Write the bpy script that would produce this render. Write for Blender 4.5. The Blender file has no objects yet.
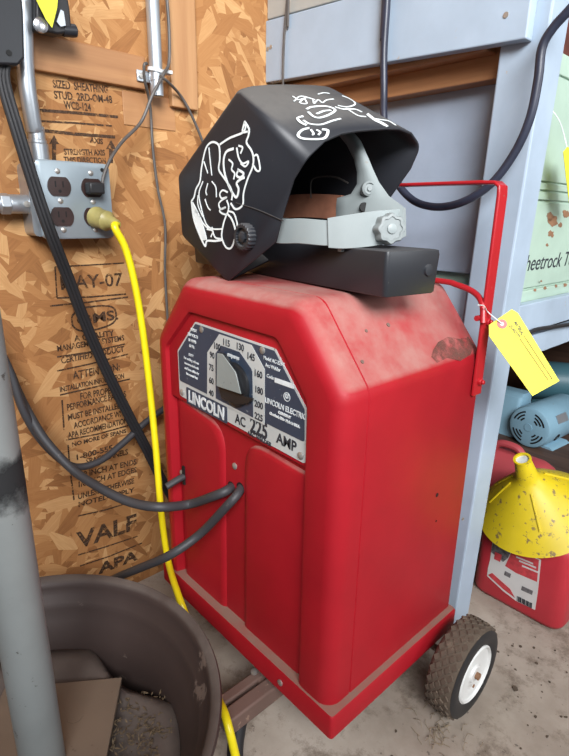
import bpy, bmesh, math, random
from mathutils import Vector as V, Matrix, noise
from mathutils.bvhtree import BVHTree
random.seed(7)
S = bpy.context.scene
COL = S.collection
PI = math.pi

# ------------------------------------------------------------------ camera
CAM = V((0.35228, -0.42353, 0.69754))
FPX = 524.6
YAW, PITCH, ROLL = -0.8262, 0.3028, 0.0164
fw = V((math.sin(YAW)*math.cos(PITCH), math.cos(YAW)*math.cos(PITCH), -math.sin(PITCH)))
r0 = V((math.cos(YAW), -math.sin(YAW), 0)); u0 = r0.cross(fw)
rt = r0*math.cos(ROLL) + u0*math.sin(ROLL); up = -r0*math.sin(ROLL) + u0*math.cos(ROLL)
cd = bpy.data.cameras.new('camera'); cam = bpy.data.objects.new('camera', cd); COL.objects.link(cam)
cam.matrix_world = Matrix(((rt.x, up.x, -fw.x, CAM.x), (rt.y, up.y, -fw.y, CAM.y), (rt.z, up.z, -fw.z, CAM.z), (0, 0, 0, 1)))
cd.sensor_width = 36; cd.lens = FPX/756*36; cd.clip_start = .02
S.camera = cam

def ray(x, y): return (x-284.5)/FPX*rt - (y-378)/FPX*up + fw
def onX(x, y, v): d = ray(x, y); return CAM + d*((v-CAM.x)/d.x)
def onY(x, y, v): d = ray(x, y); return CAM + d*((v-CAM.y)/d.y)
def onZ(x, y, v): d = ray(x, y); return CAM + d*((v-CAM.z)/d.z)
def onT(x, y, t): return CAM + ray(x, y)*t

# ------------------------------------------------------------------ materials
class NT:
    def __init__(s, name):
        s.m = bpy.data.materials.new(name); s.m.use_nodes = True; s.n = s.m.node_tree
        s.b = s.n.nodes['Principled BSDF']
    def add(s, t, **k):
        o = s.n.nodes.new(t)
        for a, v in k.items():
            if hasattr(o, a): setattr(o, a, v)
            else: o.inputs[a.replace('_', ' ')].default_value = v
        return o
    def l(s, a, b): s.n.links.new(a, b)
    def tex(s): return s.add('ShaderNodeTexCoord').outputs['Object']
    def noise(s, scale, detail=4, rough=.6, vec=None):
        o = s.add('ShaderNodeTexNoise'); o.inputs['Scale'].default_value = scale
        o.inputs['Detail'].default_value = detail; o.inputs['Roughness'].default_value = rough
        s.l(vec or s.tex(), o.inputs['Vector']); return o.outputs['Fac']
    def ramp(s, fac, stops):
        o = s.add('ShaderNodeValToRGB'); cr = o.color_ramp
        while len(cr.elements) < len(stops): cr.elements.new(.5)
        for e, (p, c) in zip(cr.elements, stops):
            e.position = p; e.color = (*c, 1) if len(c) == 3 else c
        s.l(fac, o.inputs['Fac']); return o.outputs['Color']
    def step(s, fac, a, b):
        o = s.add('ShaderNodeMapRange', clamp=True); o.inputs[1].default_value = a; o.inputs[2].default_value = b
        s.l(fac, o.inputs[0]); return o.outputs[0]
    def math(s, op, a, b):
        o = s.add('ShaderNodeMath', operation=op)
        for i, x in enumerate((a, b)):
            if isinstance(x, (int, float)): o.inputs[i].default_value = x
            else: s.l(x, o.inputs[i])
        return o.outputs[0]
    def mix(s, fac, a, b):
        o = s.add('ShaderNodeMix', data_type='RGBA')
        for i, x in ((0, fac), (6, a), (7, b)):
            if isinstance(x, (int, float)): o.inputs[i].default_value = x
            elif isinstance(x, tuple): o.inputs[i].default_value = (*x, 1)
            else: s.l(x, o.inputs[i])
        return o.outputs[2]
    def col(s, c):
        if isinstance(c, tuple): s.b.inputs['Base Color'].default_value = (*c, 1)
        else: s.l(c, s.b.inputs['Base Color'])
    def set(s, rough=.5, metal=0, coat=0, spec=None):
        s.b.inputs['Roughness'].default_value = rough; s.b.inputs['Metallic'].default_value = metal
        s.b.inputs['Coat Weight'].default_value = coat
        if spec is not None: s.b.inputs['Specular IOR Level'].default_value = spec
    def bump(s, h, strength=.3, dist=.002):
        o = s.add('ShaderNodeBump'); o.inputs['Strength'].default_value = strength; o.inputs['Distance'].default_value = dist
        s.l(h, o.inputs['Height']); s.l(o.outputs[0], s.b.inputs['Normal'])

def plain(name, c, rough=.5, metal=0, var=.25, scale=30, spec=None, bump=0):
    n = NT(name); f = n.noise(scale)
    d = tuple(x*(1-var) for x in c); h = tuple(min(1, x*(1+var)) for x in c)
    n.col(n.ramp(f, [(.3, d), (.7, h)])); n.set(rough, metal, spec=spec)
    if bump: n.bump(f, bump)
    return n.m

def worn(name, base, wear, amount=.62, wscale=40, rough=.5, metal=0, dust=None, dlo=.35, dscale=14, spec=None):
    """paint with chips of another colour; dust lies on faces that look upward"""
    n = NT(name)
    f = n.noise(6, 5)
    c = n.ramp(f, [(.3, tuple(x*.86 for x in base)), (.7, tuple(min(1, x*1.1) for x in base))])
    chips = n.step(n.noise(wscale, 6, .7), amount, amount+.03)
    c = n.mix(chips, c, wear)
    rg = rough
    n.set(rough, metal, spec=spec)
    if dust:
        g = n.add('ShaderNodeNewGeometry'); sx = n.add('ShaderNodeSeparateXYZ'); n.l(g.outputs['Normal'], sx.inputs[0])
        upm = n.step(sx.outputs['Z'], dlo, dlo+.2)
        dn = n.step(n.noise(dscale, 6, .65), .3, .62)
        k = n.math('MULTIPLY', upm, n.math('ADD', n.math('MULTIPLY', dn, .3 if 'tray' in name else .62), .65 if 'tray' in name else .2))
        c = n.mix(k, c, dust)
        n.l(n.math('ADD', n.math('MULTIPLY', k, .6), rough), n.b.inputs['Roughness'])
    n.col(c)
    return n.m

def osb_material():
    n = NT('osb'); tc = n.tex(); best = None; colr = None; tone = None
    for i, (ang, sx, sy) in enumerate(((.15, 15, 50), (1.0, 17, 52), (-.75, 13, 44), (1.75, 16, 58), (.5, 21, 66), (-.3, 22, 48))):
        a = n.add('ShaderNodeMapping'); a.inputs['Rotation'].default_value = (ang, 0, 0); a.inputs['Location'].default_value = (0, i*1.7, i*.9)
        n.l(tc, a.inputs['Vector'])
        b = n.add('ShaderNodeMapping'); b.inputs['Scale'].default_value = (0, sx, sy); n.l(a.outputs[0], b.inputs['Vector'])
        v = n.add('ShaderNodeTexVoronoi', voronoi_dimensions='3D'); v.inputs['Scale'].default_value = 1; v.inputs['Randomness'].default_value = .9
        n.l(b.outputs[0], v.inputs['Vector'])
        s = n.add('ShaderNodeSeparateColor'); n.l(v.outputs['Color'], s.inputs[0])
        g = n.add('ShaderNodeMapping'); g.inputs['Scale'].default_value = (0, sx*1.5, sy*8); n.l(a.outputs[0], g.inputs['Vector'])
        gr = n.noise(1, 4, .6, g.outputs[0])
        t = n.math('ADD', n.math('MULTIPLY', s.outputs[1], .62), n.math('MULTIPLY', gr, .38))
        if best is None: best, tone = s.outputs[0], t
        else:
            k = n.math('GREATER_THAN', s.outputs[0], best)
            tone = n.mix(k, tone, t)
            best = n.math('MAXIMUM', best, s.outputs[0])
    c = n.ramp(tone, [(.12, (.215, .088, .03)), (.36, (.35, .155, .054)), (.6, (.44, .215, .08)), (.88, (.62, .37, .165))])
    dirt = n.step(n.noise(3, 5, .7), .5, .8)
    c = n.mix(n.math('MULTIPLY', dirt, .3), c, (.16, .085, .04))
    n.col(c); n.set(.7, spec=.25); n.bump(best, .25, .001)
    return n.m

def wood_material(name, a, b, axis='y', sc=60):
    n = NT(name); m = n.add('ShaderNodeMapping')
    m.inputs['Scale'].default_value = {'y': (sc, 3, sc), 'x': (3, sc, sc), 'z': (sc, sc, 3)}[axis]
    n.l(n.tex(), m.inputs['Vector']); f = n.noise(1, 5, .6, m.outputs[0])
    n.col(n.ramp(f, [(.3, a), (.7, b)])); n.set(.55); n.bump(f, .15, .001); return n.m

def concrete_material():
    n = NT('concrete'); f = n.noise(5, 8, .65)
    c = n.ramp(f, [(.3, (.27, .22, .175)), (.55, (.41, .35, .29)), (.75, (.50, .44, .375))])
    st = n.step(n.noise(11, 9, .78), .50, .62); c = n.mix(n.math('MULTIPLY', st, .75), c, (.15, .112, .08))
    sp = n.step(n.noise(90, 3, .6), .68, .72); c = n.mix(n.math('MULTIPLY', sp, .7), c, (.09, .07, .055))
    n.col(c); n.set(.85); n.bump(n.noise(60, 6), .25, .002); return n.m

def ink_material(name, c, lo=.3, hi=.5, scale=60, k=1):
    n = NT(name); n.col(c); n.set(.8)
    n.l(n.math('MULTIPLY', n.step(n.noise(scale, 4, .7), lo, hi), k), n.b.inputs['Alpha']); return n.m

M = {}
M['osb'] = osb_material()
M['pine'] = wood_material('pine', (.33, .15, .06), (.44, .22, .09), 'y')
M['pine_v'] = wood_material('pine_upright', (.37, .18, .075), (.48, .26, .115), 'z')
M['rawwood'] = wood_material('raw_wood', (.26, .12, .05), (.42, .2, .09), 'x')
M['darkwood'] = wood_material('dark_wood', (.05, .028, .02), (.11, .06, .04), 'x')
M['floor'] = concrete_material()
M['blue'] = worn('blue_grey_paint', (.37, .455, .55), (.42, .36, .30), .70, 25, .45)
M['blue_dull'] = worn('dull_grey_paint', (.32, .385, .48), (.38, .36, .33), .72, 20, .55)
M['mint'] = worn('mint_enamel', (.40, .53, .44), (.17, .075, .04), .74, 12, .4)
M['red'] = worn('red_enamel', (.36, .008, .016), (.16, .035, .025), .72, 70, .5, 0, (.40, .215, .185), .42, 14, .32)
M['red_tray'] = worn('dusty_red_tray', (.36, .008, .016), (.16, .035, .025), .72, 70, .5, 0, (.235, .15, .115), .5, 30, .32)
M['red_rail'] = worn('red_rail_paint', (.38, .012, .018), (.35, .12, .1), .70, 60, .35)
M['seal'] = plain('seam_shadow', (.12, .01, .012), .6)
M['black_fibre'] = worn('black_helmet_shell', (.0165, .018, .023), (.05, .05, .055), .68, 45, .46, 0, (.115, .108, .10), .35, 8)
M['black_case'] = worn('black_case_plastic', (.022, .024, .029), (.14, .13, .125), .71, 70, .4, 0, (.07, .07, .072), .4)
M['black_rubber'] = worn('black_rubber', (.018, .018, .02), (.07, .065, .06), .68, 60, .5)
M['grey_rubber'] = worn('dusty_lead_rubber', (.045, .045, .05), (.12, .11, .1), .65, 60, .55)
M['navy_rubber'] = plain('navy_rubber', (.022, .026, .045), .4)
M['grey_wire'] = plain('grey_wire', (.085, .075, .068), .5)
M['yellow_cord'] = plain('yellow_cord', (.80, .66, .01), .35, var=.06)
M['yellow_plug'] = plain('yellow_moulded_plug', (.36, .31, .11), .4)
M['galv'] = worn('galvanised_steel', (.50, .54, .58), (.28, .27, .25), .66, 30, .38, .75)
M['galv_face'] = worn('galvanised_face', (.42, .50, .55), (.30, .33, .34), .66, 50, .42, .45)
M['pipe'] = worn('weathered_steel_pipe', (.25, .265, .26), (.085, .08, .075), .655, 75, .55, .25)
def soot_material():
    n = NT('black_scorch'); n.col((.012, .012, .013)); n.set(.8)
    g = n.add('ShaderNodeSeparateXYZ'); n.l(n.add('ShaderNodeTexCoord').outputs['Generated'], g.inputs[0])
    bell = n.math('MULTIPLY', n.step(g.outputs['Z'], 0, .5), n.step(g.outputs['Z'], 1, .6))
    n.l(n.step(n.math('ADD', n.math('MULTIPLY', n.noise(30, 6, .7), .9), n.math('MULTIPLY', bell, .75)), .86, 1.2), n.b.inputs['Alpha']); return n.m
M['soot'] = soot_material()
M['brown_outlet'] = plain('brown_bakelite', (.035, .018, .016), .35)
M['slot'] = plain('slot_black', (.004, .004, .004), .7)
M['screw'] = plain('zinc_screw', (.45, .43, .40), .4, .7)
M['rust'] = worn('rusty_brown_steel', (.055, .037, .033), (.17, .13, .11), .62, 14, .5, .15, (.13, .105, .09), .5)
M['rust_bar'] = worn('rust_crusted_iron', (.17, .105, .085), (.30, .2, .15), .6, 40, .75, .1)
M['plate_brown'] = worn('dull_brown_plate', (.15, .11, .08), (.10, .07, .05), .68, 40, .6, 0)
M['stain'] = ink_material('brown_stain', (.15, .06, .045), .36, .66, 45, .6)
M['tire'] = worn('dirty_tyre_rubber', (.095, .070, .050), (.14, .105, .075), .56, 30, .9)
M['hub'] = worn('white_hub_enamel', (.72, .72, .70), (.25, .14, .08), .69, 40, .4)
M['hub_rust'] = plain('hub_rust', (.25, .13, .07), .7)
M['grey_plastic'] = worn('grey_headgear_plastic', (.27, .305, .305), (.25, .23, .2), .68, 50, .45)
M['grey_knob'] = worn('grey_knob_plastic', (.23, .255, .255), (.2, .18, .16), .66, 50, .5)
M['leather'] = plain('brown_leather_pad', (.36, .15, .09), .6)
M['white_paint'] = plain('white_paint_marker', (.80, .86, .86), .5, var=.05)
M['navy_plate'] = worn('navy_plate_enamel', (.035, .052, .085), (.22, .24, .26), .63, 90, .35)
M['silver_plate'] = worn('silver_plate_metal', (.56, .59, .58), (.28, .27, .25), .64, 80, .4, .1)
M['white_ink'] = plain('white_plate_ink', (.62, .66, .67), .5)
M['dark_ink'] = plain('dark_plate_ink', (.025, .03, .04), .5)
M['brown_ink'] = plain('brown_ink', (.12, .05, .02), .6)
M['osb_ink'] = ink_material('stencil_ink', (.075, .038, .02), .34, .60, 90)
M['black_pointer'] = plain('black_pointer_plastic', (.015, .016, .018), .35)
M['grey_pointer'] = worn('worn_grey_pointer', (.27, .30, .29), (.12, .12, .12), .63, 60, .5)
M['tag'] = plain('yellow_card', (.74, .66, .045), .6, var=.04)
M['tag_green'] = plain('lime_yellow_card', (.74, .78, .05), .6, var=.04)
M['ring'] = plain('reinforcing_ring', (.42, .15, .14), .6)
M['can'] = plain('red_polyethylene', (.50, .03, .045), .42, var=.1, scale=8)
M['can_pink'] = plain('faded_red_polyethylene', (.40, .06, .07), .45, var=.12, scale=8)
M['funnel'] = worn('yellow_funnel_plastic', (.66, .50, .012), (.22, .15, .05), .585, 55, .45)
M['label_white'] = worn('label_paper', (.62, .60, .58), (.35, .12, .12), .64, 60, .55)
M['label_red'] = plain('label_red', (.52, .05, .06), .5, scale=90)
M['label_grey'] = plain('label_grey_picture', (.14, .13, .135), .5, var=.8, scale=120)
M['motor'] = worn('blue_motor_enamel', (.22, .38, .48), (.2, .22, .22), .68, 40, .4)
M['motor_dark'] = worn('teal_enamel', (.05, .13, .16), (.12, .12, .12), .68, 30, .45)
M['leaf'] = plain('dry_litter', (.10, .07, .04), .9, var=.4, scale=200)
M['straw'] = plain('dry_straw', (.26, .20, .13), .9)
M['dirt'] = plain('dirt_crumbs', (.09, .065, .045), .95)
M['chrome'] = plain('bright_clip', (.6, .6, .62), .25, .9)
M['tie'] = plain('white_cable_tie', (.66, .68, .68), .45)
M['dark_red'] = plain('dark_red_brown_paint', (.10, .03, .022), .5)
M['grey_board'] = worn('pale_grey_board', (.40, .40, .37), (.3, .25, .2), .7, 20, .6)

# ------------------------------------------------------------------ mesh helpers
class MB:
    def __init__(s): s.bm = bmesh.new()
    def box(s, lo, hi, mat=None):
        lo, hi = V(lo), V(hi)
        r = bmesh.ops.create_cube(s.bm, size=1)
        T = Matrix.Translation((lo+hi)/2) @ Matrix.Diagonal((*(hi-lo), 1))
        bmesh.ops.transform(s.bm, matrix=(mat or Matrix()) @ T, verts=r['verts']); return s
    def ring(s, pts): return [s.bm.verts.new(p) for p in pts]
    def bridge(s, a, b, closed=True):
        n = len(a)
        for i in range(n if closed else n-1):
            j = (i+1) % n
            try: s.bm.faces.new((a[i], a[j], b[j], b[i]))
            except ValueError: pass
    def loft(s, rings, closed=True, cap0=False, cap1=False, loop=False):
        R = [s.ring(r) for r in rings]
        for a, b in zip(R, R[1:]): s.bridge(a, b, closed)
        if loop: s.bridge(R[-1], R[0], closed)
        if cap0: s.bm.faces.new(R[0])
        if cap1: s.bm.faces.new(list(reversed(R[-1])))
        return s
    def tube(s, pts, r, n=10, smooth=6, flat=1.0, cap=True, closed=False):
        pts = catmull(pts, smooth) if smooth > 1 else [V(p) for p in pts]
        rad = r if callable(r) else (lambda t: r)
        T = []
        for i in range(len(pts)):
            a = pts[max(0, i-1)]; b = pts[min(len(pts)-1, i+1)]; T.append((b-a).normalized())
        nx = T[0].orthogonal().normalized(); rings = []
        for i, p in enumerate(pts):
            nx = (nx - T[i]*nx.dot(T[i])).normalized(); ny = T[i].cross(nx)
            q = rad(i/max(1, len(pts)-1))
            rings.append([p + nx*q*math.cos(2*PI*k/n) + ny*q*flat*math.sin(2*PI*k/n) for k in range(n)])
        return s.loft(rings, True, cap, cap)
    def cyl(s, a, b, r, n=24, r2=None):
        a, b = V(a), V(b); d = (b-a).normalized(); x = d.orthogonal().normalized(); y = d.cross(x)
        f = lambda c, q: [c + x*q*math.cos(2*PI*k/n) + y*q*math.sin(2*PI*k/n) for k in range(n)]
        return s.loft([f(a, r), f(b, r if r2 is None else r2)], True, True, True)
    def lathe(s, o, axis, prof, n=48, ref=None, cap0=False, cap1=False):
        """prof = [(radius, height along axis)]"""
        o, axis = V(o), V(axis).normalized(); x = (V(ref) if ref else axis.orthogonal()); x = (x-axis*x.dot(axis)).normalized(); y = axis.cross(x)
        return s.loft([[o + axis*h + x*r*math.cos(2*PI*k/n) + y*r*math.sin(2*PI*k/n) for k in range(n)] for r, h in prof], True, cap0, cap1)
    def prism(s, pts, d):
        pts = [V(p) for p in pts]; d = V(d)
        return s.loft([pts, [p+d for p in pts]], True, True, True)
    def ribbon(s, pts, nrm, w, thick=.0005, smooth=5):
        """flat painted stroke; nrm per point or one"""
        P = catmull(pts, smooth) if smooth > 1 else [V(p) for p in pts]
        rings = []
        for i, p in enumerate(P):
            t = (P[min(i+1, len(P)-1)] - P[max(i-1, 0)]).normalized()
            N = nrm; sd = t.cross(N).normalized(); ww = w(i/(len(P)-1)) if callable(w) else w
            rings.append([p-sd*ww/2, p+sd*ww/2, p+sd*ww/2+N*thick, p-sd*ww/2+N*thick])
        return s.loft(rings, True, True, True)
    def build(s, name, mat, parent=None, smooth=True, angle=35, bevel=0, seg=2):
        bmesh.ops.remove_doubles(s.bm, verts=s.bm.verts, dist=1e-6)
        bmesh.ops.recalc_face_normals(s.bm, faces=s.bm.faces)
        if smooth:
            for f in s.bm.faces: f.smooth = True
            for e in s.bm.edges:
                if len(e.link_faces) == 2 and e.calc_face_angle(0) > math.radians(angle): e.smooth = False
        me = bpy.data.meshes.new(name); s.bm.to_mesh(me); s.bm.free()
        o = bpy.data.objects.new(name, me); COL.objects.link(o); me.materials.append(mat)
        if parent is not None: o.parent = parent
        if bevel:
            b = o.modifiers.new('bevel', 'BEVEL'); b.width = bevel; b.segments = seg; b.limit_method = 'ANGLE'; b.angle_limit = math.radians(40)
            b.harden_normals = False
        return o

def catmull(pts, k):
    P = [V(p) for p in pts]
    if len(P) < 3:
        return [P[0].lerp(P[-1], i/k) for i in range(k+1)]
    out = []
    for i in range(len(P)-1):
        p0 = P[i-1] if i else P[0]*2-P[1]; p1, p2 = P[i], P[i+1]; p3 = P[i+2] if i+2 < len(P) else P[-1]*2-P[-2]
        for j in range(k):
            t = j/k
            out.append(.5*((2*p1) + (p2-p0)*t + (2*p0-5*p1+4*p2-p3)*t*t + (3*p1-p0-3*p2+p3)*t**3))
    out.append(P[-1]); return out

def rounded(poly, radii, k=6):
    """rounded 2-D polygon with k+1 points per corner"""
    out = []; n = len(poly)
    for i in range(n):
        p = V(poly[i]); a = V(poly[i-1]); b = V(poly[(i+1) % n]); r = radii[i]
        da = (a-p).normalized(); db = (b-p).normalized()
        if r <= 0: out += [p.copy() for _ in range(k+1)]; continue
        ang = da.angle(db); L = min(r/math.tan(ang/2), .49*(a-p).length, .49*(b-p).length)
        s, e = p+da*L, p+db*L
        for j in range(k+1):
            t = j/k; out.append(s*(1-t)**2 + p*2*t*(1-t) + e*t*t)
    return out

def tag(o, label=None, cat=None, group=None, kind=None):
    if label: o['label'] = label
    if cat: o['category'] = cat
    if group: o['group'] = group
    if kind: o['kind'] = kind
    return o
def thing(name, loc, label, cat, group=None):
    o = bpy.data.objects.new(name, None); COL.objects.link(o); o.location = loc; o.empty_display_size = .05
    ROOTS.append(o)
    return tag(o, label, cat, group)
ROOTS = []; SUBROOTS = []

def text(name, body, mat, T, size, parent, wx=1, bold=0, align='CENTER', shear=0, depth=.0003):
    cu = bpy.data.curves.new(name, 'FONT'); cu.body = body; cu.size = size; cu.align_x = align; cu.align_y = 'CENTER'
    cu.extrude = depth; cu.offset = bold; cu.shear = shear; cu.resolution_u = 3
    tmp = bpy.data.objects.new(name, cu); COL.objects.link(tmp)
    dg = bpy.context.evaluated_depsgraph_get(); dg.update()
    me = bpy.data.meshes.new_from_object(tmp.evaluated_get(dg))
    bpy.data.objects.remove(tmp); bpy.data.curves.remove(cu)
    me.transform(T @ Matrix.Diagonal((wx, 1, 1, 1)))
    o = bpy.data.objects.new(name, me); COL.objects.link(o); me.materials.clear(); me.materials.append(mat)
    if parent is not None: o.parent = parent
    return o
def frame(o, x, y):
    x = V(x).normalized(); y = V(y); y = (y-x*x.dot(y)).normalized(); z = x.cross(y)
    return Matrix(((x.x, y.x, z.x, o[0]), (x.y, y.y, z.y, o[1]), (x.z, y.z, z.z, o[2]), (0, 0, 0, 1)))
def text_px(name, body, mat, pts, parent, on, lift, **k):
    """writing that runs from one point of a surface to another; pts = left-mid, right-mid, height px"""
    a, b = on(*pts[0]), on(*pts[1])
    return a, b

FZ = -0.1045      # garage floor
XW = -0.60      # face of the chipboard wall

# ================================================================== SETTING
f = MB(); f.box((-.64, -1.6, FZ-.05), (2.2, 2.0, FZ)); f.build('floor', M['floor'], smooth=False)['kind'] = 'structure'
m = MB(); m.box((XW-.02, -1.6, FZ), (XW, 2.0, 2.2)); wall = m.build('wall_left', M['osb'], smooth=False); wall['kind'] = 'structure'
m = MB(); m.box((XW-.02, 2.0, FZ), (2.2, 2.02, 2.2)); m.build('wall_back', M['osb'], smooth=False)['kind'] = 'structure'
m = MB(); m.box((XW-.02, -1.62, FZ), (.0, -1.6, 2.4)); m.build('light_block_wall', M['darkwood'], smooth=False)['kind'] = 'structure'  # unseen wall added to keep ambient light off the lower left
m = MB(); m.box((XW-.02, -1.62, 2.4), (1.6, 2.02, 2.42)); m.build('light_block_ceiling', M['rawwood'], smooth=False)['kind'] = 'structure'  # unseen ceiling added to cut the sky light from above
# horizontal and vertical studs nailed on the wall
a, b = onX(40, 42, XW), onX(150, 90, XW)
m = MB(); m.box((XW, -.40, .905), (XW+.012, .098, .957)); m.build('trim_1', M['pine'], smooth=False, bevel=.002)['kind'] = 'structure'
m = MB(); m.box((XW, .148, .885), (XW+.014, .205, 1.6)); m.build('trim_2', M['pine_v'], smooth=False, bevel=.002)['kind'] = 'structure'
m = MB(); m.box((XW, .055, .845), (XW+.002, .16, .90)); m.build('trim_3', M['pine'], smooth=False, bevel=.001)['kind'] = 'structure'

# stencilled print on the wall
ink = M['osb_ink']; n_ = 0
def wall_text(body, p, q, h, bold=.0004):
    a, b = onX(*p, XW+.0004), onX(*q, XW+.0004)
    o = text('stencil_print', body, ink, Matrix(), h, None, bold=bold)
    w = max(v.co.x for v in o.data.vertices) - min(v.co.x for v in o.data.vertices)
    T = frame((a+b)/2, (0, b.y-a.y, b.z-a.z), (0, 0, 1))
    o.data.transform(T @ Matrix.Diagonal(((b-a).length/w, 1, 1, 1)))
    o.parent = wall; return o
def wall_line(pts, w=.003):
    m = MB(); P = [onX(*p, XW+.0003) for p in pts]
    m.ribbon(P, V((1, 0, 0)), w, .0003, 1); m.build('stencil_rule', ink, wall, smooth=False)
wall_text('SIZED  SHEATHING', (53, 84), (108, 90), .016)
wall_text('STUD  2RD-OM-48', (54, 95), (112, 100), .016)
wall_text('WCB-124', (64, 105), (91, 108), .016)
wall_line([(38, 110), (78, 113), (118, 117)], .0045); wall_line([(40, 121), (75, 123), (112, 126)], .003); wall_line([(38, 130), (75, 134), (115, 137)], .005)
for x0, y0, y1 in ((54, 135, 163), (111, 140, 163)):
    P = [onX(*p, XW+.0003) for p in ((x0, y0), (x0+5, y0+9), (x0+2, y0+9), (x0+2, y1), (x0-2, y1), (x0-2, y0+9), (x0-5, y0+9))]
    m = MB(); m.prism(P, (.0003, 0, 0)); m.build('stencil_arrow', ink, wall, smooth=False)
wall_text('AXIS', (90, 140), (103, 142), .012)
wall_text('STRENGTH AXIS', (64, 152), (105, 153), .013, .0003); wall_text('THIS DIRECTION', (64, 160), (106, 161), .013, .0003)
wall_line([(55, 267), (90, 265), (124, 263)], .0025); wall_line([(55, 267), (57, 298)], .0025); wall_line([(57, 298), (90, 297), (126, 294)], .003); wall_line([(50, 306), (90, 302), (128, 297)], .003)
wall_text('MAY-07', (60, 284), (122, 280), .034)
ov = [(72, 316), (80, 309), (98, 306), (112, 307), (116, 314), (113, 323), (98, 329), (82, 331), (73, 326), (72, 316)]
m = MB(); m.ribbon([onX(*p, XW+.0003) for p in ov], V((1, 0, 0)), .0035, .0003, 4); m.build('stencil_rule', ink, wall, smooth=False)
wall_text('QMS.', (77, 321), (118, 315), .026, .0007)
for body, p, q, h in (('A QUALITY', (74, 339), (114, 333), .015), ('MANAGEMENT SYSTEMS', (57, 349), (124, 338), .015), ('CERTIFIED PRODUCT', (61, 361), (124, 349), .016),
        ('ATTENTION:', (73, 376), (120, 367), .021), ('INSTALLATION INFORMATION', (60, 390), (124, 376), .014), ('FOR PROPER', (80, 397), (114, 390), .018),
        ('PERFORMANCE PANELS', (67, 408), (126, 394), .018), ('MUST BE INSTALLED IN', (68, 418), (128, 404), .017), ('ACCORDANCE WITH', (74, 426), (128, 412), .017),
        ('APA RECOMMENDATIONS', (68, 436), (130, 420), .017), ('NO MORE OF SPANS', (72, 445), (126, 431), .012), ('1-800-555', (76, 458), (112, 448), .016),
        ('SPACE PANELS', (86, 462), (128, 452), .017), ('1/8 INCH AT ENDS', (78, 476), (136, 462), .017), ('1/8 INCH AT EDGES', (78, 485), (136, 470), .017),
        ('UNLESS OTHERWISE', (78, 497), (134, 481), .017), ('NOTED APPLY', (78, 505), (134, 490), .015), ('VALF', (77, 542), (137, 522), .052), ('APA', (98, 570), (138, 555), .034)):
    wall_text(body, p, q, h, .0014 if h > .03 else .0004)
for ln in ([(57, 357), (90, 352), (125, 344)], [(57, 371), (90, 364), (128, 354)], [(60, 395), (95, 387), (130, 379)], [(66, 440), (98, 434), (130, 425)],
           [(62, 400), (64, 430)], [(68, 445), (70, 470), (74, 500)], [(78, 516), (105, 510), (134, 501)], [(78, 555), (105, 547), (138, 536)], [(80, 566), (110, 556), (142, 543)]):
    wall_line(ln, .003)

# ================================================================== OUTLET, CONDUITS
XO = -.55
t = thing('outlet_box', (XW, -.045, .71), 'galvanised four socket steel outlet box screwed to the chipboard wall', 'outlet')
c = [onX(*p, XO) for p in ((32, 167), (103, 165), (114, 234), (42, 243))]
cy, cz = -.062, .713; hw = .060
m = MB(); pr = [V((p.x, p.y)) for p in rounded([(cy-hw-.012, cz-hw+.004), (cy+hw-.004, cz-hw+.004), (cy+hw-.004, cz+hw-.004), (cy-hw-.012, cz+hw-.004)], [.01]*4)]
m.loft([[V((x, p.x, p.y)) for p in pr] for x in (XW, XO-.006)], True, True, True); m.build('box_body', M['galv'], t)
pr = rounded([(cy-hw, cz-hw), (cy+hw, cz-hw), (cy+hw, cz+hw), (cy-hw, cz+hw)], [.009]*4)
prs = rounded([(cy-hw+.003, cz-hw+.003), (cy+hw-.003, cz-hw+.003), (cy+hw-.003, cz+hw-.003), (cy-hw+.003, cz+hw-.003)], [.008]*4)
m = MB(); m.loft([[V((XO-.008, p.x, p.y)) for p in pr], [V((XO-.002, p.x, p.y)) for p in pr], [V((XO, p.x, p.y)) for p in prs]], True, True, True); m.build('cover_plate', M['galv_face'], t)
for iy in (-1, 1):
    for iz in (-1, 1):
        y, z = cy+iy*.027, cz+iz*.023-.002
        P = []
        for k in range(40):
            an = 2*PI*k/40; P.append(V((XO, y+.0185*math.cos(an), z+max(-.0145, min(.0145, .0185*math.sin(an))))))
        m = MB(); m.prism(P, (.002, 0, 0)); so = m.build('socket', M['brown_outlet'], t)
        m = MB()
        for dy in (-.006, .006): m.box((XO+.0018, y+dy-.001, z-.001), (XO+.0025, y+dy+.001, z+.008))
        m.cyl((XO+.0018, y, z-.007), (XO+.0025, y, z-.007), .0025, 12); m.build('slot', M['slot'], so)
for iy in (-1, 1):
    for z in (cz+.044, cz-.001, cz-.046):
        m = MB(); m.lathe((XO, cy+iy*.027, z), (1, 0, 0), [(.0042, 0), (.0042, .001), (.0025, .002), (.0001, .0022)], 14); m.build('screw', M['screw'], t)
for y, z in ((cy+.047, cz+.050), (cy-.047, cz-.050)):
    m = MB(); m.cyl((XO-.001, y, z), (XO+.0006, y, z), .0032, 12); m.build('screw_hole', M['slot'], t)

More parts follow.
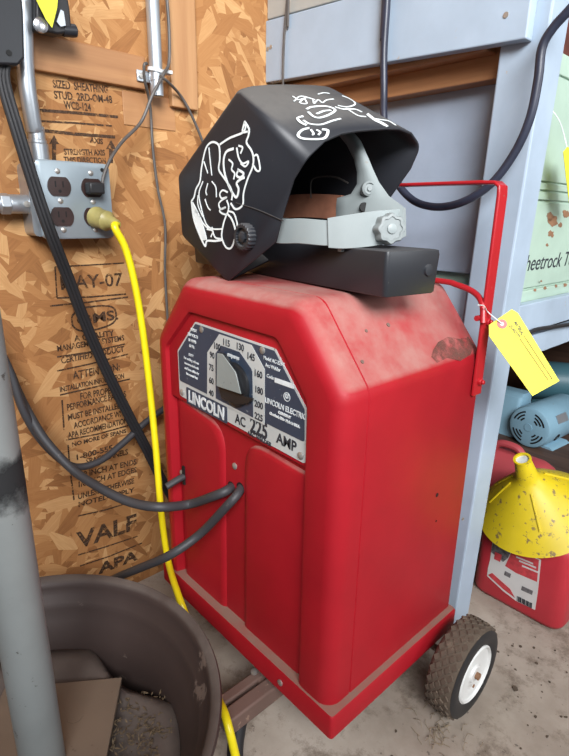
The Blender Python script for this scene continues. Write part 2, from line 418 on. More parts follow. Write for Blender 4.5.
ycn = onX(38.5, 152, -.574).y
t = thing('conduit_pipe', (XW+.03, -.098, .79), 'thin upright galvanised conduit entering the top of the outlet box', 'conduit')
m = MB(); m.tube([V((-.574, ycn, .797)), V((-.574, ycn, .82)), onX(34.5, 130, -.572), onX(30.5, 108, -.568), onX(27, 85, -.566), onX(25, 60, -.566), onX(24, 30, -.566), onX(23, 0, -.566), onX(22, -60, -.566)], .0125, 16, 5); m.build('pipe', M['galv'], t)
m = MB(); m.cyl((-.574, ycn, .768), (-.574, ycn, .797), .0155, 20); m.cyl((-.574, ycn, .797), (-.574, ycn, .803), .014, 20); m.build('connector', M['galv'], t, bevel=.001)
t = thing('conduit_pipe', (XW+.03, -.2, .70), 'short horizontal galvanised conduit entering the left side of the outlet box', 'conduit')
yb = cy-hw
m = MB(); m.cyl((-.574, -.9, .706), (-.574, yb-.03, .706), .0115, 20); m.build('pipe', M['galv'], t)
m = MB(); m.cyl((-.574, yb-.038, .706), (-.574, yb+.004, .706), .0145, 20); m.cyl((-.574, yb-.052, .706), (-.574, yb-.038, .706), .0165, 6); m.build('connector', M['galv'], t, bevel=.001)
m = MB(); m.lathe((-.560, yb-.016, .706), (1, 0, 0), [(.005, 0), (.005, .002), (.0001, .0025)], 14); m.build('set_screw', M['screw'], t)

t = thing('conduit_pipe', (XW+.03, .118, .91), 'open-ended galvanised conduit hanging beside the wall stud, white tie around it', 'conduit')
m = MB(); px = onX(155, 50, -.575); bx, by = -.575, onX(157, 92, -.575).y
m.lathe((bx, by, .895), (0, 0, 1), [(.0085, .002), (.0115, 0), (.0115, .7)], 24); m.build('pipe', M['galv'], t)
m = MB(); m.cyl((bx, by, .918), (bx, by, .930), .0125, 20); m.box((XW+.012, by-.032, .916), (XW+.016, by-.008, .934)); m.build('strap', M['galv'], t, bevel=.001)
m = MB(); m.lathe((XW+.016, by-.024, .925), (1, 0, 0), [(.005, 0), (.005, .003), (.0001, .004)], 14); m.build('strap_screw', M['screw'], t)
z_t = onX(157, 70, -.57).z
m = MB(); m.lathe((bx, by, z_t), (.15, .1, 1), [(.0122, -.003), (.0145, -.003), (.0145, .003), (.0122, .003)], 24, cap0=False)
m.box((bx-.004, by+.012, z_t-.003), (bx+.010, by+.028, z_t+.003)); m.build('cable_tie', M['tie'], t, bevel=.0008)

# small wires at the wall
def cable(name, pts, r, mat, label, cat='cable', n=10, flat=1.0, smooth=8):
    m = MB(); m.tube(pts, r, n, smooth, flat); o = m.build(name, mat); return tag(o, label, cat)
xw = -.578
t = thing('adapter_cord', onX(90, 186, XO), 'thin dark grey lamp cord with a black plug in the upper right socket', 'cord')
p0 = V((XO, cy+.027, cz+.020))
m = MB(); m.box(p0+V((.002, -.014, -.009)), p0+V((.024, .012, .009))); m.build('plug', M['black_rubber'], t, bevel=.003)
m = MB(); m.tube([p0+V((.016, .012, 0)), onX(103, 178, XO+.015), onX(110, 160, XO+.01), onX(122, 142, XO), onX(141, 122, xw+.018), onX(152, 96, xw+.023), onX(163, 75, xw+.022), onX(169, 62, xw+.015), onX(169, 30, xw+.01), onX(167, 0, xw+.01), onX(165, -30, xw+.01)], .0028, 8, 6); m.build('wire', M['grey_wire'], t)
cable('hanging_wire', [onX(147, 63, xw+.028), onX(144, 66, xw+.028), onX(145, 82, xw+.02), onX(150, 105, xw), onX(153, 150, xw), onX(158, 190, xw), onX(165, 225, xw), onX(165, 270, xw), onX(167, 310, xw), onX(170, 350, xw)], .0026, M['grey_wire'], 'thin dark wire hanging straight down the wall behind the red welder', 'wire', 8)
cable('short_wire', [onX(160, 76, xw+.024), onX(168, 82, xw+.02), onX(180, 95, xw), onX(190, 112, xw), onX(202, 140, xw), onX(207, 160, xw)], .0026, M['grey_wire'], 'thin dark wire running from the cable tie down behind the helmet', 'wire', 8)

# yellow cord
t = thing('extension_cord', onX(105, 225, XO), 'bright yellow extension cord plugged into the lower right socket', 'cord')
q0 = V((XO, cy+.027, cz-.025))
m = MB(); m.lathe(q0+V((.002, 0, 0)), (1, .28, -.22), [(.017, 0), (.018, .006), (.016, .012), (.0165, .03), (.011, .036), (.008, .052), (.0065, .056)], 20, cap0=True, cap1=True); m.build('plug', M['yellow_plug'], t)
e0 = q0+V((1, .28, -.22)).normalized()*.054
ys = [e0, onX(115, 228, -.49), onX(126, 250, -.488), onX(136, 290, -.485), onX(144, 340, -.48), onX(151, 400, -.475), onX(156, 450, -.46), onX(161, 510, -.44), onX(168, 560, -.43),
      onY(180, 600, -.045), onY(196, 640, -.04), onZ(214, 690, -.02), onZ(224, 712, .005), onZ(230, 733, -.005), onZ(236, 758, -.04), onZ(246, 800, -.083)]
m = MB(); m.tube(ys, .0062, 12, 6); m.build('cord', M['yellow_cord'], t)

# ------------------------------------------------------------------ black tool, box and thick cable at the top left
t = thing('power_strip', onX(6, 40, -.56), 'black box at the upper left edge that the thick black cable comes out of', 'box')
a = onX(-6, 68, -.555); 
m = MB(); P = [onX(*p, -.56) for p in ((-14, 68), (12, 69), (18, 62), (17, 20), (14, -12), (-14, -12))]
m.prism(P, (.03, 0, 0)); m.build('body', M['black_case'], t, bevel=.003)
m = MB(); q = onX(9, 53, -.53); m.cyl(q-V((.002, 0, 0)), q+V((.0008, 0, 0)), .004, 14); m.build('screw_hole', M['slot'], t)
t2 = thing('black_cable', onX(40, 200, -.53), 'thick black ribbed cable crossing in front of the outlet box down the wall', 'cable')
pts = [onX(4, 64, -.545), onX(4, 85, -.54), onX(17, 130, -.53), onX(34, 185, -.528), onX(50, 232, -.528), onX(68, 278, -.54), onX(86, 325, -.55), onX(106, 370, -.555), onX(130, 418, -.555), onX(146, 448, -.55), onX(162, 480, -.545), onX(180, 510, -.54)]
m = MB()
for s in (-1, 0, 1):
    m.tube([p + V((.0008*abs(s), s*.0050, s*.0030)) for p in pts], .0044, 10, 6)
m.build('jacket', M['black_rubber'], t2)

t = thing('air_tool', onX(55, 25, -.55), 'black hand tool with a round end knob lying on the upper left wall board', 'tool')
g = V((XW+.03, 0, 0))
def wx(x, y, v=-.565): return onX(x, y, v)
m = MB(); m.prism([wx(30, 33), wx(52, 38), wx(66, 36), wx(64, 14), wx(60, -8), wx(30, -8)], (.025, 0, 0)); m.build('body', M['black_rubber'], t, bevel=.003)
m = MB(); a, b = wx(62, 30, -.548), wx(76, 31, -.548); m.cyl(a, b, .009, 20); m.cyl(wx(58, 30, -.548), wx(66, 30, -.548), .006, 16); m.build('knob', M['black_case'], t, bevel=.002)
m = MB(); m.lathe(wx(41, 25, -.538), (1, 0, 0), [(.010, -.004), (.010, .001), (.006, .003), (.0001, .003)], 16); m.build('chuck', M['chrome'], t)
m = MB(); m.prism([wx(56, 22, -.538), wx(60, 10, -.538), wx(63, 12, -.538), wx(65, 26, -.538), wx(60, 27, -.538)], (.003, 0, 0)); m.build('trigger', M['galv'], t)
m = MB(); m.prism([wx(33, -6, -.532), wx(58, -6, -.532), wx(57, 8, -.532), wx(52, 28, -.532), wx(46, 20, -.532)], (.0008, 0, 0)); tag(m.build('hanging_tag', M['tag_green'], None, smooth=False), 'lime yellow card tag tip hanging over the black hand tool', 'tag')

# ================================================================== WELDER
W, D, HB, H, CH, HL, T = .455, .320, .4981, .60, .082, .0379, .012
dz = H-HB
weld = thing('arc_welder', (-.2, .15, FZ), 'red dusty steel arc welder with a chamfered top standing on the floor', 'welder')
def offpoly(d):
    P = [(-W+T, HL-.005), (-W+T, HB), (-W+T+.092, H+.003), (-T-CH, H), (-T, HB), (-T, HL-.005)]
    L = []; n = len(P); offs = [d, d, d, d, d, 0]
    lines = []
    for i in range(n):
        a, b = V(P[i]), V(P[(i+1) % n]); t = (b-a).normalized(); nn = V((t.y, -t.x)); lines.append((a+nn*offs[i], t))
    out = []
    for i in range(n):
        p, t = lines[i-1]; q, s = lines[i]; k = (q-p).cross(s) if False else ((q-p).x*s.y-(q-p).y*s.x)/(t.x*s.y-t.y*s.x); out.append(p+t*k)
    return out
def oring(d, y, r=.032): return [V((p.x, y, p.y)) for p in rounded(offpoly(d), [0, r, r, r, r, 0])]
BR = .024
rings = [oring(.004, D), oring(0, D-.004), oring(0, .052), oring(.0016, .051), oring(.0016, .0495), oring(0, .0485)]
for k in range(7):
    th = k/6*PI/2; rings.append(oring(BR*(1-math.cos(th)), .005+BR*(1-math.sin(th)), .032))
inner = [(-.410, HL-.005), (-.410, .484), (-.334, .553), (-.130, .549), (-.0725, .478), (-.0725, HL-.005)]
def iring(d, y):
    P = rounded(inner, [0, .02, .02, .02, .02, 0]); c = V((-.235, .2))
    out = []
    for p in P:
        x = p.x + (d if p.x < c.x else -d); z = p.y - (d if p.y > .3 else 0); out.append(V((x, y, z)))
    return out
rings += [iring(-.006, .005), iring(0, .0065), iring(.004, .022)]
m = MB(); m.loft(rings, True, True, True); shell = m.build('housing', M['red'], weld, angle=50)
YP = .022
# embossed lower panels on the front
def panel(name, poly, rad, par):
    P = rounded(poly, rad); cx = sum(p.x for p in P)/len(P)
    def R(ins, y):
        out = []
        for p in P:
            d = V((cx, HL+.1))-p; d.normalize(); out.append(V((p.x+(ins if p.x < cx else -ins), y, p.y-(ins if p.y > .2 else 0))))
        return out
    m = MB(); m.loft([R(0, YP+.001), R(.001, YP-.001), R(.006, YP-.0045), R(.013, YP-.0055)], True, False, True)
    return m.build(name, M['red'], par, angle=60)
panel('embossed_panel', [(-.400, HL-.006), (-.400, .398), (-.264, .380), (-.270, HL-.006)], [0, .012, .05, 0], weld)
panel('embossed_panel', [(-.220, HL-.006), (-.215, .382), (-.080, .374), (-.080, HL-.006)], [0, .05, .012, 0], weld)
# tray with a dusty ledge
m = MB(); pr = [(0, 0), (0, D), (-W, D), (-W, 0)]
def rr(x0, x1, y0, y1, z): return [V((p.x, p.y, z)) for p in rounded([(x0, y0), (x1, y0), (x1, y1), (x0, y1)], [.006]*4, 3)]
m.loft([rr(-W, 0, 0, D+.004, 0), rr(-W, 0, 0, D+.004, HL-.004), rr(-W+.002, -.002, .002, D+.002, HL), rr(-W+.045, -.045, .045, D-.03, HL), rr(-W+.045, -.045, .045, D-.03, .004), rr(-W+.003, -.003, .003, D, .003)], True, False, False)
m.build('base_tray', M['red_tray'], weld)
for x in (-.045, -.10): pass
m = MB(); m.lathe((-.105, 0, .018), (0, -1, 0), [(.005, 0), (.005, .002), (.0001, .003)], 14); m.build('tray_bolt', M['screw'], weld)
# screws
for x, z, y in ((onY(235, 466, YP).x, onY(235, 466, YP).z, YP), (-.393, .252, YP-.005)):
    m = MB(); m.lathe((x, y, z), (0, -1, 0), [(.0055, 0), (.0055, .0015), (.003, .0032), (.0001, .0035)], 16); m.build('panel_screw', M['screw'], weld)
# holes the leads come out of, and a lever
h1, h2 = onY(231.5, 487, YP), onY(240.5, 488, YP)
for x, z in ((h1.x, h1.z), (h2.x, h2.z)):
    m = MB(); m.cyl((x, YP-.0005, z), (x, YP+.001, z), .0095, 18); m.build('lead_hole', M['slot'], weld)
m = MB(); m.box((-.387, YP-.0085, .233), (-.381, YP-.005, .269)); lv = m.build('lever_slot', M['slot'], weld)
m = MB(); m.tube([(-.384, YP-.006, .249), (-.385, YP-.02, .246), (-.389, YP-.04, .238)], .006, 10, 4); m.build('lever', M['grey_rubber'], weld, bevel=.001)
# holes in the side
for p, r in (((437, 495), .0035), ((463, 519), .0028), ((436, 521), .0018)):
    q = onX(*p, -T); m = MB(); m.cyl(q-V((.001, 0, 0)), q+V((.0005, 0, 0)), r, 12); m.build('side_hole', M['slot'] if r != .0028 else M['screw'], weld)
cn = V((dz, 0, CH)).normalized(); cp0 = V((-T, 0, HB))
def onC(x, y): d = ray(x, y); return CAM + d*((cp0-CAM).dot(cn)/d.dot(cn))
P = [onC(*p)+cn*.0004 for p in ((433, 350), (438, 342), (448, 337), (460, 339), (468, 337), (474, 345), (470, 355), (460, 361), (447, 358), (437, 363), (431, 357))]
m = MB(); m.prism(P, cn*.0003); m.build('brown_stain', M['stain'], weld, smooth=False)
for a_, b_ in (((366, 331), .0022), ((388, 325), .003), ((362, 362), .0025)):
    q = onC(*a_); m = MB(); m.cyl(q, q+cn*.0012, b_, 10); m.build('paint_chip', M['rust_bar'], weld)
# ---- nameplate
YN = .0115
def fp(x, z, y): return V((x, y, z))
stp = [(-.409, .397), (-.409, .484), (-.333, .552), (-.131, .548), (-.0735, .477), (-.0735, .385)]
P = rounded(stp, [.002, .02, .02, .02, .02, .002]); m = MB(); m.loft([[V((p.x, YP+.001, p.y)) for p in P], [V((p.x, .0135, p.y)) for p in P], [V((-.235+(p.x+.235)*.985, .0125, .47+(p.y-.47)*.985)) for p in P]], True, True, True); m.build('plate_recess', M['red'], weld, angle=60)
plate_poly = [(-.324, .538), (-.379, .482), (-.379, .404), (-.077, .391), (-.0785, .467), (-.138, .532)]
P = rounded(plate_poly, [.006]*6, 4)
m = MB(); m.prism([fp(p.x, p.y, YP) for p in P], (0, YN-YP, 0)); plate = m.build('nameplate', M['silver_plate'], weld)
P = rounded([(-.323, .535), (-.376, .480), (-.376, .431), (-.080, .421), (-.0815, .465), (-.1395, .529)], [.004]*6, 3)
m = MB(); m.prism([fp(p.x, p.y, YN) for p in P], (0, -.0005, 0)); m.build('blue_field', M['navy_plate'], plate)
Y1 = YN-.0005
oc = [(-.296, .424), (-.292, .496), (-.260, .530), (-.186, .528), (-.158, .500), (-.158, .420)]
m = MB(); m.prism([fp(x, z, Y1) for x, z in oc], (0, -.0005, 0)); m.build('dial_scale', M['silver_plate'], plate)
Y2 = Y1-.0005
ic = [(-.272, .428), (-.270, .499), (-.255, .514), (-.212, .513), (-.184, .493), (-.182, .424)]
m = MB(); m.prism([fp(x, z, Y2) for x, z in ic], (0, -.0005, 0)); m.build('dial_field', M['navy_plate'], plate)
def pt(body, x, z, size, mat='dark_ink', y=Y2, wx=1.0, bold=.0004, rot=-.03, align='CENTER'):
    T_ = frame((x, y-.0002, z), (math.cos(rot), 0, math.sin(rot)), (0, 0, 1))
    return text('lettering', body, M[mat], T_, size, plate, wx, bold, align)
for body, x, z in (('40', -.284, .433), ('60', -.283, .453), ('75', -.282, .474), ('90', -.279, .494), ('100', -.266, .510), ('115', -.243, .520), ('130', -.211, .520), ('145', -.187, .511), ('160', -.1715, .490), ('180', -.170, .467), ('200', -.170, .446), ('225', -.170, .428)):
    pt(body, x, z, .0135, wx=.9, bold=.0003)
pt('amperes', -.226, .504, .008, 'white_ink', Y2-.0005)
P = rounded([(-.357, .397), (-.357, .425), (-.245, .421), (-.245, .394)], [.003]*4, 3)
m = MB(); m.prism([fp(p.x, p.y, YN) for p in P], (0, -.0006, 0)); m.build('logo_panel', M['navy_plate'], plate)
pt('LINCOLN', -.301, .4085, .0275, 'white_ink', YN-.0007, .84, .0009)
pt('AC', -.213, .409, .021, y=YN, wx=.85); pt('225', -.171, .410, .033, y=YN, wx=.78, bold=.001); pt('AMP', -.114, .4085, .021, y=YN, wx=.95, bold=.0005)
pt('ARC WELDER', -.170, .3955, .0085, y=YN, wx=1.0, bold=.0002)
pt('LINCOLN ELECTRIC', -.1175, .456, .0108, 'white_ink', Y1, .82, .0002)
pt('COMPANY', -.118, .447, .005, 'white_ink', Y1); pt('Cleveland, Ohio  Made in U.S.A.', -.118, .440, .005, 'white_ink', Y1, .9)
pt('Model AC-225-S', -.140, .515, .0072, 'white_ink', Y1, .85, .0001); pt('Arc Welder', -.142, .506, .0072, 'white_ink', Y1, .85, .0001); pt('Code', -.147, .492, .007, 'white_ink', Y1, .9, .0001)
m = MB(); m.box((-.138, Y1-.0005, .487), (-.102, Y1, .4935)); m.build('code_window', M['white_ink'], plate, smooth=False)
m = MB(); m.lathe((-.114, Y1, .473), (0, -1, 0), [(.0062, 0), (.0062, .0004), (.0052, .0004), (.0052, 0)], 24); m.build('approval_mark', M['white_ink'], plate); pt('U', -.114, .4735, .008, 'white_ink', Y1)
for k, (b, x, z) in enumerate((('INPUT', -.327, .524), ('230 VOLTS', -.331, .515), ('50 AMPS', -.333, .506), ('60 Hz', -.335, .497))): pt(b, x, z, .0066, 'white_ink', Y1, .9, .0001)
for k, b in enumerate(('DUTY', 'For welding only use', 'recommended rods', 'and keep cables dry', 'See manual first')): pt(b, -.338, .482-k*.0085, .006, 'white_ink', Y1, .85, .0001)
for x, z in ((-.306, .529), (-.163, .525), (-.086, .400), (-.370, .412)):
    m = MB(); m.lathe((x, YN-.0005, z), (0, -1, 0), [(.0052, 0), (.0052, .001), (.003, .0025), (.0001, .0027)], 16); m.build('rivet', M['screw'], plate)
# pointer knob
kx, kz = -.222, .463
kn = MB(); kn.lathe((kx, Y2, kz), (0, -1, 0), [(.033, 0), (.033, .004), (.030, .006), (.0001, .006)], 32); ko = kn.build('selector_knob', M['black_pointer'], weld)
YK = -.002
g1 = [onY(x, y, YK) for x, y in ((217.5, 353), (223, 354), (236, 372), (241.5, 394), (229, 390), (217, 386))]
b1 = [V((p.x, Y2-.004, p.z)) + (V((p.x, 0, p.z))-V((kx-.02, 0, kz)))*.06 + V((-.006, 0, -.004)) for p in g1]
m = MB(); m.loft([b1, g1], True, True, True); m.build('pointer', M['black_pointer'], ko, bevel=.001)
m = MB(); m.prism(g1, (0, -.0012, 0)); m.build('pointer_face', M['grey_pointer'], ko, bevel=.0006)
m = MB(); g2 = [onY(x, y, YK+.006) for x, y in ((218, 387), (242, 395), (253, 399), (248, 404), (234, 405), (221, 398))]; m.loft([[V((p.x, Y2-.003, p.z)) for p in g2], g2], True, True, True); m.build('knob_skirt', M['black_pointer'], ko, bevel=.001)

# ---- handles
m = MB(); hx, hy = -.0085, .308
bar = [(hx, hy, .438), (hx, hy, .727), (hx-.001, hy, .738), (hx-.008, hy, .743), (hx-.03, hy, .744), (-W-.02, hy, .744), (-W-.03, hy, .742), (-W-.032, hy, .735), (-W-.032, hy, .425)]
def flatbar(m, pts, wy, th, y0):
    # flat bar bent in the x-z plane, wide in y
    rings = []
    for i, p in enumerate(pts):
        p = V(p); a = V(pts[max(0, i-1)]); b = V(pts[min(len(pts)-1, i+1)]); tt = (b-a).normalized(); nn = V((tt.z, 0, -tt.x))
        rings.append([p-nn*th/2-V((0, wy/2, 0)), p+nn*th/2-V((0, wy/2, 0)), p+nn*th/2+V((0, wy/2, 0)), p-nn*th/2+V((0, wy/2, 0))])
    m.loft(rings, True, True, True)
flatbar(m, bar, .024, .005, hy); m.build('cart_handle', M['red_rail'], weld, bevel=.0015)
m = MB(); m.tube([(-.004, .292, .552), (-.012, .298, .578), (-.03, .305, .592), (-.06, .306, .600), (-.10, .306, .603), (-.32, .306, .603), (-.39, .305, .597), (-.415, .303, .578), (-.415, .3, .55)], .0044, 10, 5); m.build('lift_rail', M['red_rail'], weld)
for z in (.460, .552):
    m = MB(); m.cyl((-T-.002, hy, z), (hx+.007, hy, z), .0058, 6); m.cyl((hx+.007, hy, z), (hx+.011, hy, z), .0035, 10); m.build('handle_bolt', M['red_rail'], weld, bevel=.001)
m = MB(); m.cyl((hx-.004, hy-.02, .558), (hx-.004, hy-.008, .558), .0042, 10); m.build('rail_pin', M['red_rail'], weld)

# ---- wheel
wc = V((.071, .276, -.0225)); R0 = .0805
wl = bpy.data.objects.new('wheel', None); COL.objects.link(wl); wl.parent = weld; SUBROOTS.append(wl)
m = MB(); prof = [(.050, -.003), (.057, .0005), (.069, 0), (.076, -.003), (.0795, -.009), (R0, -.017), (R0, -.033), (.0795, -.040), (.076, -.046), (.069, -.050), (.05, -.047)]
m.lathe(wc, (1, 0, 0), prof, 64)
# tread lugs: staggered diamonds
for row, hgt in enumerate((-.009, -.017, -.025, -.033, -.041)):
    for k in range(28):
        a = 2*PI*(k+.5*(row % 2))/28; rad = V((0, math.cos(a), math.sin(a))); tn = V((0, -math.sin(a), math.cos(a)))
        rr_ = R0 - (.0015 if row in (0, 4) else 0)
        o = wc + V((hgt, 0, 0)) + rad*(rr_-.001); d1, d2 = tn*.0074, V((.0054, 0, 0))
        m.loft([[o-d1, o-d2, o+d1, o+d2], [p+rad*.0026 for p in (o-d1*.84, o-d2*.84, o+d1*.84, o+d2*.84)]], True, True, True)
m.build('tyre', M['tire'], wl, angle=30)
m = MB(); m.lathe(wc, (1, 0, 0), [(.0505, -.0022), (.057, .0011), (.069, .0007), (.0755, -.0018)], 64); m.build('sidewall', M['black_rubber'], wl)['label'] = 'darker tyre sidewall'
m = MB(); m.lathe(wc, (1, 0, 0), [(.0505, -.012), (.0505, -.001), (.048, .001), (.045, -.003), (.030, -.006), (.016, -.004), (.014, .000), (.0001, .000)], 48); m.build('hub', M['hub'], wl)
m = MB(); m.cyl(wc-V((.03, 0, 0)), wc+V((.006, 0, 0)), .0058, 14); m.cyl(wc+V((.0005, -.006, -.018)), wc+V((.002, -.006, -.018)), .003, 10); m.build('hub_nut', M['hub_rust'], wl)
m = MB(); m.cyl((-W-.01, wc.y, wc.z), (wc.x-.02, wc.y, wc.z), .006, 14)
for x in (-.03, -W+.03): m.box((x-.003, wc.y-.018, wc.z-.01), (x+.003, wc.y+.018, .006))
m.build('axle', M['rust_bar'], weld)

# ---- rusty front bracket (stand) under the lip
m = MB()
m.box((-.178, -.075, -.042), (-.160, .03, -.022)); m.box((-.150, -.082, -.046), (-.126, .03, -.016)); m.box((-.165, .0, -.036), (-.14, .018, -.024)); m.box((-.17, .02, -.045), (-.13, .05, .002))
br = m.build('front_bracket', M['rust_bar'], weld, bevel=.003)
m = MB(); m.lathe((-.138, -.0825, -.031), (0, -1, 0), [(.007, 0), (.007, .003), (.0001, .004)], 10); m.build('bracket_bolt', M['screw'], br)
m = MB(); m.lathe((-.172, .003, -.018), (0, 0, 1), [(.006, 0), (.006, .003), (.0001, .004)], 10); m.build('bracket_bolt', M['screw'], br)
m = MB(); m.tube([(-.155, -.035, -.05), (-.145, -.05, -.062), (-.13, -.068, -.075), (-.11, -.085, FZ+.012), (-.08, -.11, FZ+.012)], .0125, 14, 5); m.build('front_leg', M['black_rubber'], weld)

# ---- welding leads
d0 = (V((-.223, 0, .30))-CAM).dot(fw); d1 = (V((-.199, 0, .303))-CAM).dot(fw)
t = thing('welding_lead', (-.223, .0, .30), 'grey rubber lead from the left front hole, rising to the left behind the pipe', 'cable')
m = MB(); m.tube([h1+V((0, .002, 0)), onY(226, 491, .006), onY(214, 496, -.006), onY(190, 504, -.016), onT(160, 507, .835), onT(130, 502, .855), onT(100, 488, .87), onT(72, 469, .885), onT(45, 440, .885), onT(28, 412, .89), onT(15, 385, .90), onT(0, 345, .91), onT(-20, 300, .92)], .0076, 12, 6); m.build('lead', M['grey_rubber'], t)
t = thing('welding_lead', (-.199, .0, .303), 'grey rubber lead from the right front hole, dropping towards the wheel rim', 'cable')
m = MB(); m.tube([h2+V((0, .002, 0)), onY(236, 496, .006), onY(226, 507, -.006), onY(200, 534, -.02), onT(170, 555, .85), onT(140, 568, .91), onT(118, 577, .96), onT(95, 588, .985), onT(60, 596, .99), onT(10, 602, .99)], .0072, 12, 6); m.build('lead', M['grey_rubber'], t)
cable('looped_lead', [onX(-10, 330, -.56), onX(10, 372, -.55), onX(24, 412, -.54), onX(45, 445, -.54), onX(72, 466, -.54), onX(98, 462, -.54), onX(122, 444, -.55), onX(146, 422, -.56), onX(170, 405, -.565), onX(190, 395, -.57)], .0066, M['grey_rubber'], 'dark lead looping low on the wall and rising behind the welder', 'cable', 12)

# ================================================================== BLACK CASE ON TOP
bx0 = V((-.029, .088, .6032)); ang = math.radians(-8)
ex = V((-math.cos(ang), -math.sin(ang), 0)); ey = V((-ex.y*-1*0+math.sin(ang), math.cos(ang), 0))
ey = V((0, 0, 1)).cross(-ex); ey = ey if ey.y > 0 else -ey
L_, B_, H_ = .535, .097, .055
t = thing('storage_case', bx0+ex*.2+ey*.06, 'long flat black plastic case lying across the welder top under the helmet', 'case')
m = MB()
def br_(ins, z): return [bx0+ex*p.x+ey*p.y+V((0, 0, z)) for p in rounded([(ins, ins), (L_-ins, ins), (L_-ins, B_-ins), (ins, B_-ins)], [.006]*4, 3)]
m.loft([br_(.0045, 0), br_(.003, .002), br_(.001, H_-.006), br_(.002, H_-.001), br_(.005, H_)], True, True, True)
m.build('case_body', M['black_case'], t, angle=40)
m = MB(); q = bx0+ey*.075+V((0, 0, .03))-ex*.001; m.lathe(q+ex*.003, -ex, [(.008, 0), (.007, .0026), (.004, .003), (.0001, .003)], 16); m.build('boss', M['black_case'], t)

# ================================================================== WELDING HELMET
hel = thing('welding_helmet', (-.25, .14, .602), 'black welding helmet with white painted line drawings propped on top of the welder', 'helmet')
yl, yr = .043, .238
def hl(p): return onY(*p, yl)
left = dict(A=hl((237, 87)), L=hl((176, 175)), N=hl((180, 237)), M=hl((225, 289)), R=hl((275, 242)), R2=hl((281, 218)), R3=hl((293, 179)), D=hl((306, 158)))
left['M'].z = max(left['M'].z, .5975)
right = dict(A=onY(334, 88, yr), L=V((-.405, yr, .785)), N=V((-.395, yr, .69)), M=V((-.285, yr, .664)), R=V((-.17, yr, .690)), R2=onY(391, 197, yr), R3=onY(411, 169, yr), D=onY(421, 146, yr))
names = ['R', 'R2', 'R3', 'D', 'A', 'L', 'N', 'M']
bm = bmesh.new(); NC = 8
vl = {k: bm.verts.new(p) for k, p in left.items()}; vr = {k: bm.verts.new(p) for k, p in right.items()}
arch = dict(D=.026, A=.006, L=.0, N=.0, M=0)
cols = {}
for k in ('D', 'A', 'L', 'N', 'M'):
    c = [vl[k]]
    for j in range(1, NC):
        s = j/NC; p = left[k].lerp(right[k], s); b = (1-(2*s-1)**4)
        nrm = V((.2, 0, 1)) if k in 'DA' else V((-1, 0, 0))
        p = p + nrm*b*arch[k] + (V((-.012, 0, 0))*b if k in 'LN' else V())
        c.append(bm.verts.new(p))
    c.append(vr[k]); cols[k] = c
for a, b in (('D', 'A'), ('A', 'L'), ('L', 'N'), ('N', 'M')):
    for j in range(NC): bm.faces.new((cols[a][j], cols[b][j], cols[b][j+1], cols[a][j+1]))
bm.faces.new([vl[k] for k in names]); bm.faces.new([vr[k] for k in reversed(names)])
bmesh.ops.recalc_face_normals(bm, faces=bm.faces)
# round the folds
es = [e for e in bm.edges if len(e.link_faces) == 2 and e.calc_face_angle(0) > math.radians(22)]
bmesh.ops.bevel(bm, geom=es, offset=.010, segments=4, profile=.5, affect='EDGES', clamp_overlap=True)
for f_ in bm.faces: f_.smooth = True
me = bpy.data.meshes.new('shell'); bm.to_mesh(me); bm.free()
sh = bpy.data.objects.new('shell', me); COL.objects.link(sh); sh.parent = hel; me.materials.append(M['black_fibre'])
so = sh.modifiers.new('thickness', 'SOLIDIFY'); so.thickness = .003; so.offset = -1
bpy.context.view_layer.update()
tmpb = bmesh.new(); tmpb.from_mesh(me); bvh = BVHTree.FromBMesh(tmpb)
def hit(x, y):
    h = bvh.ray_cast(CAM, ray(x, y).normalized()); return h
def stroke(name, pts, w, par=hel, smooth=5):
    P = []; N = V()
    for p in pts:
        h = hit(*p)
        if h[0] is None: continue
        n = h[1] if h[1].dot(ray(*p)) < 0 else -h[1]
        P.append(h[0]+n*.0008); N += n
    if len(P) < 2: return
    P2 = catmull(P, smooth)
    # re-seat every sample on the curved shell
    Q = []
    for q in P2:
        d = (q-CAM).normalized(); h = bvh.ray_cast(CAM, d)
        if h[0] is not None:
            n = h[1] if h[1].dot(d) < 0 else -h[1]; Q.append(h[0]+n*.0006)
        else: Q.append(q)
    DR.ribbon(Q, N.normalized(), w*.62, .0005, 1)
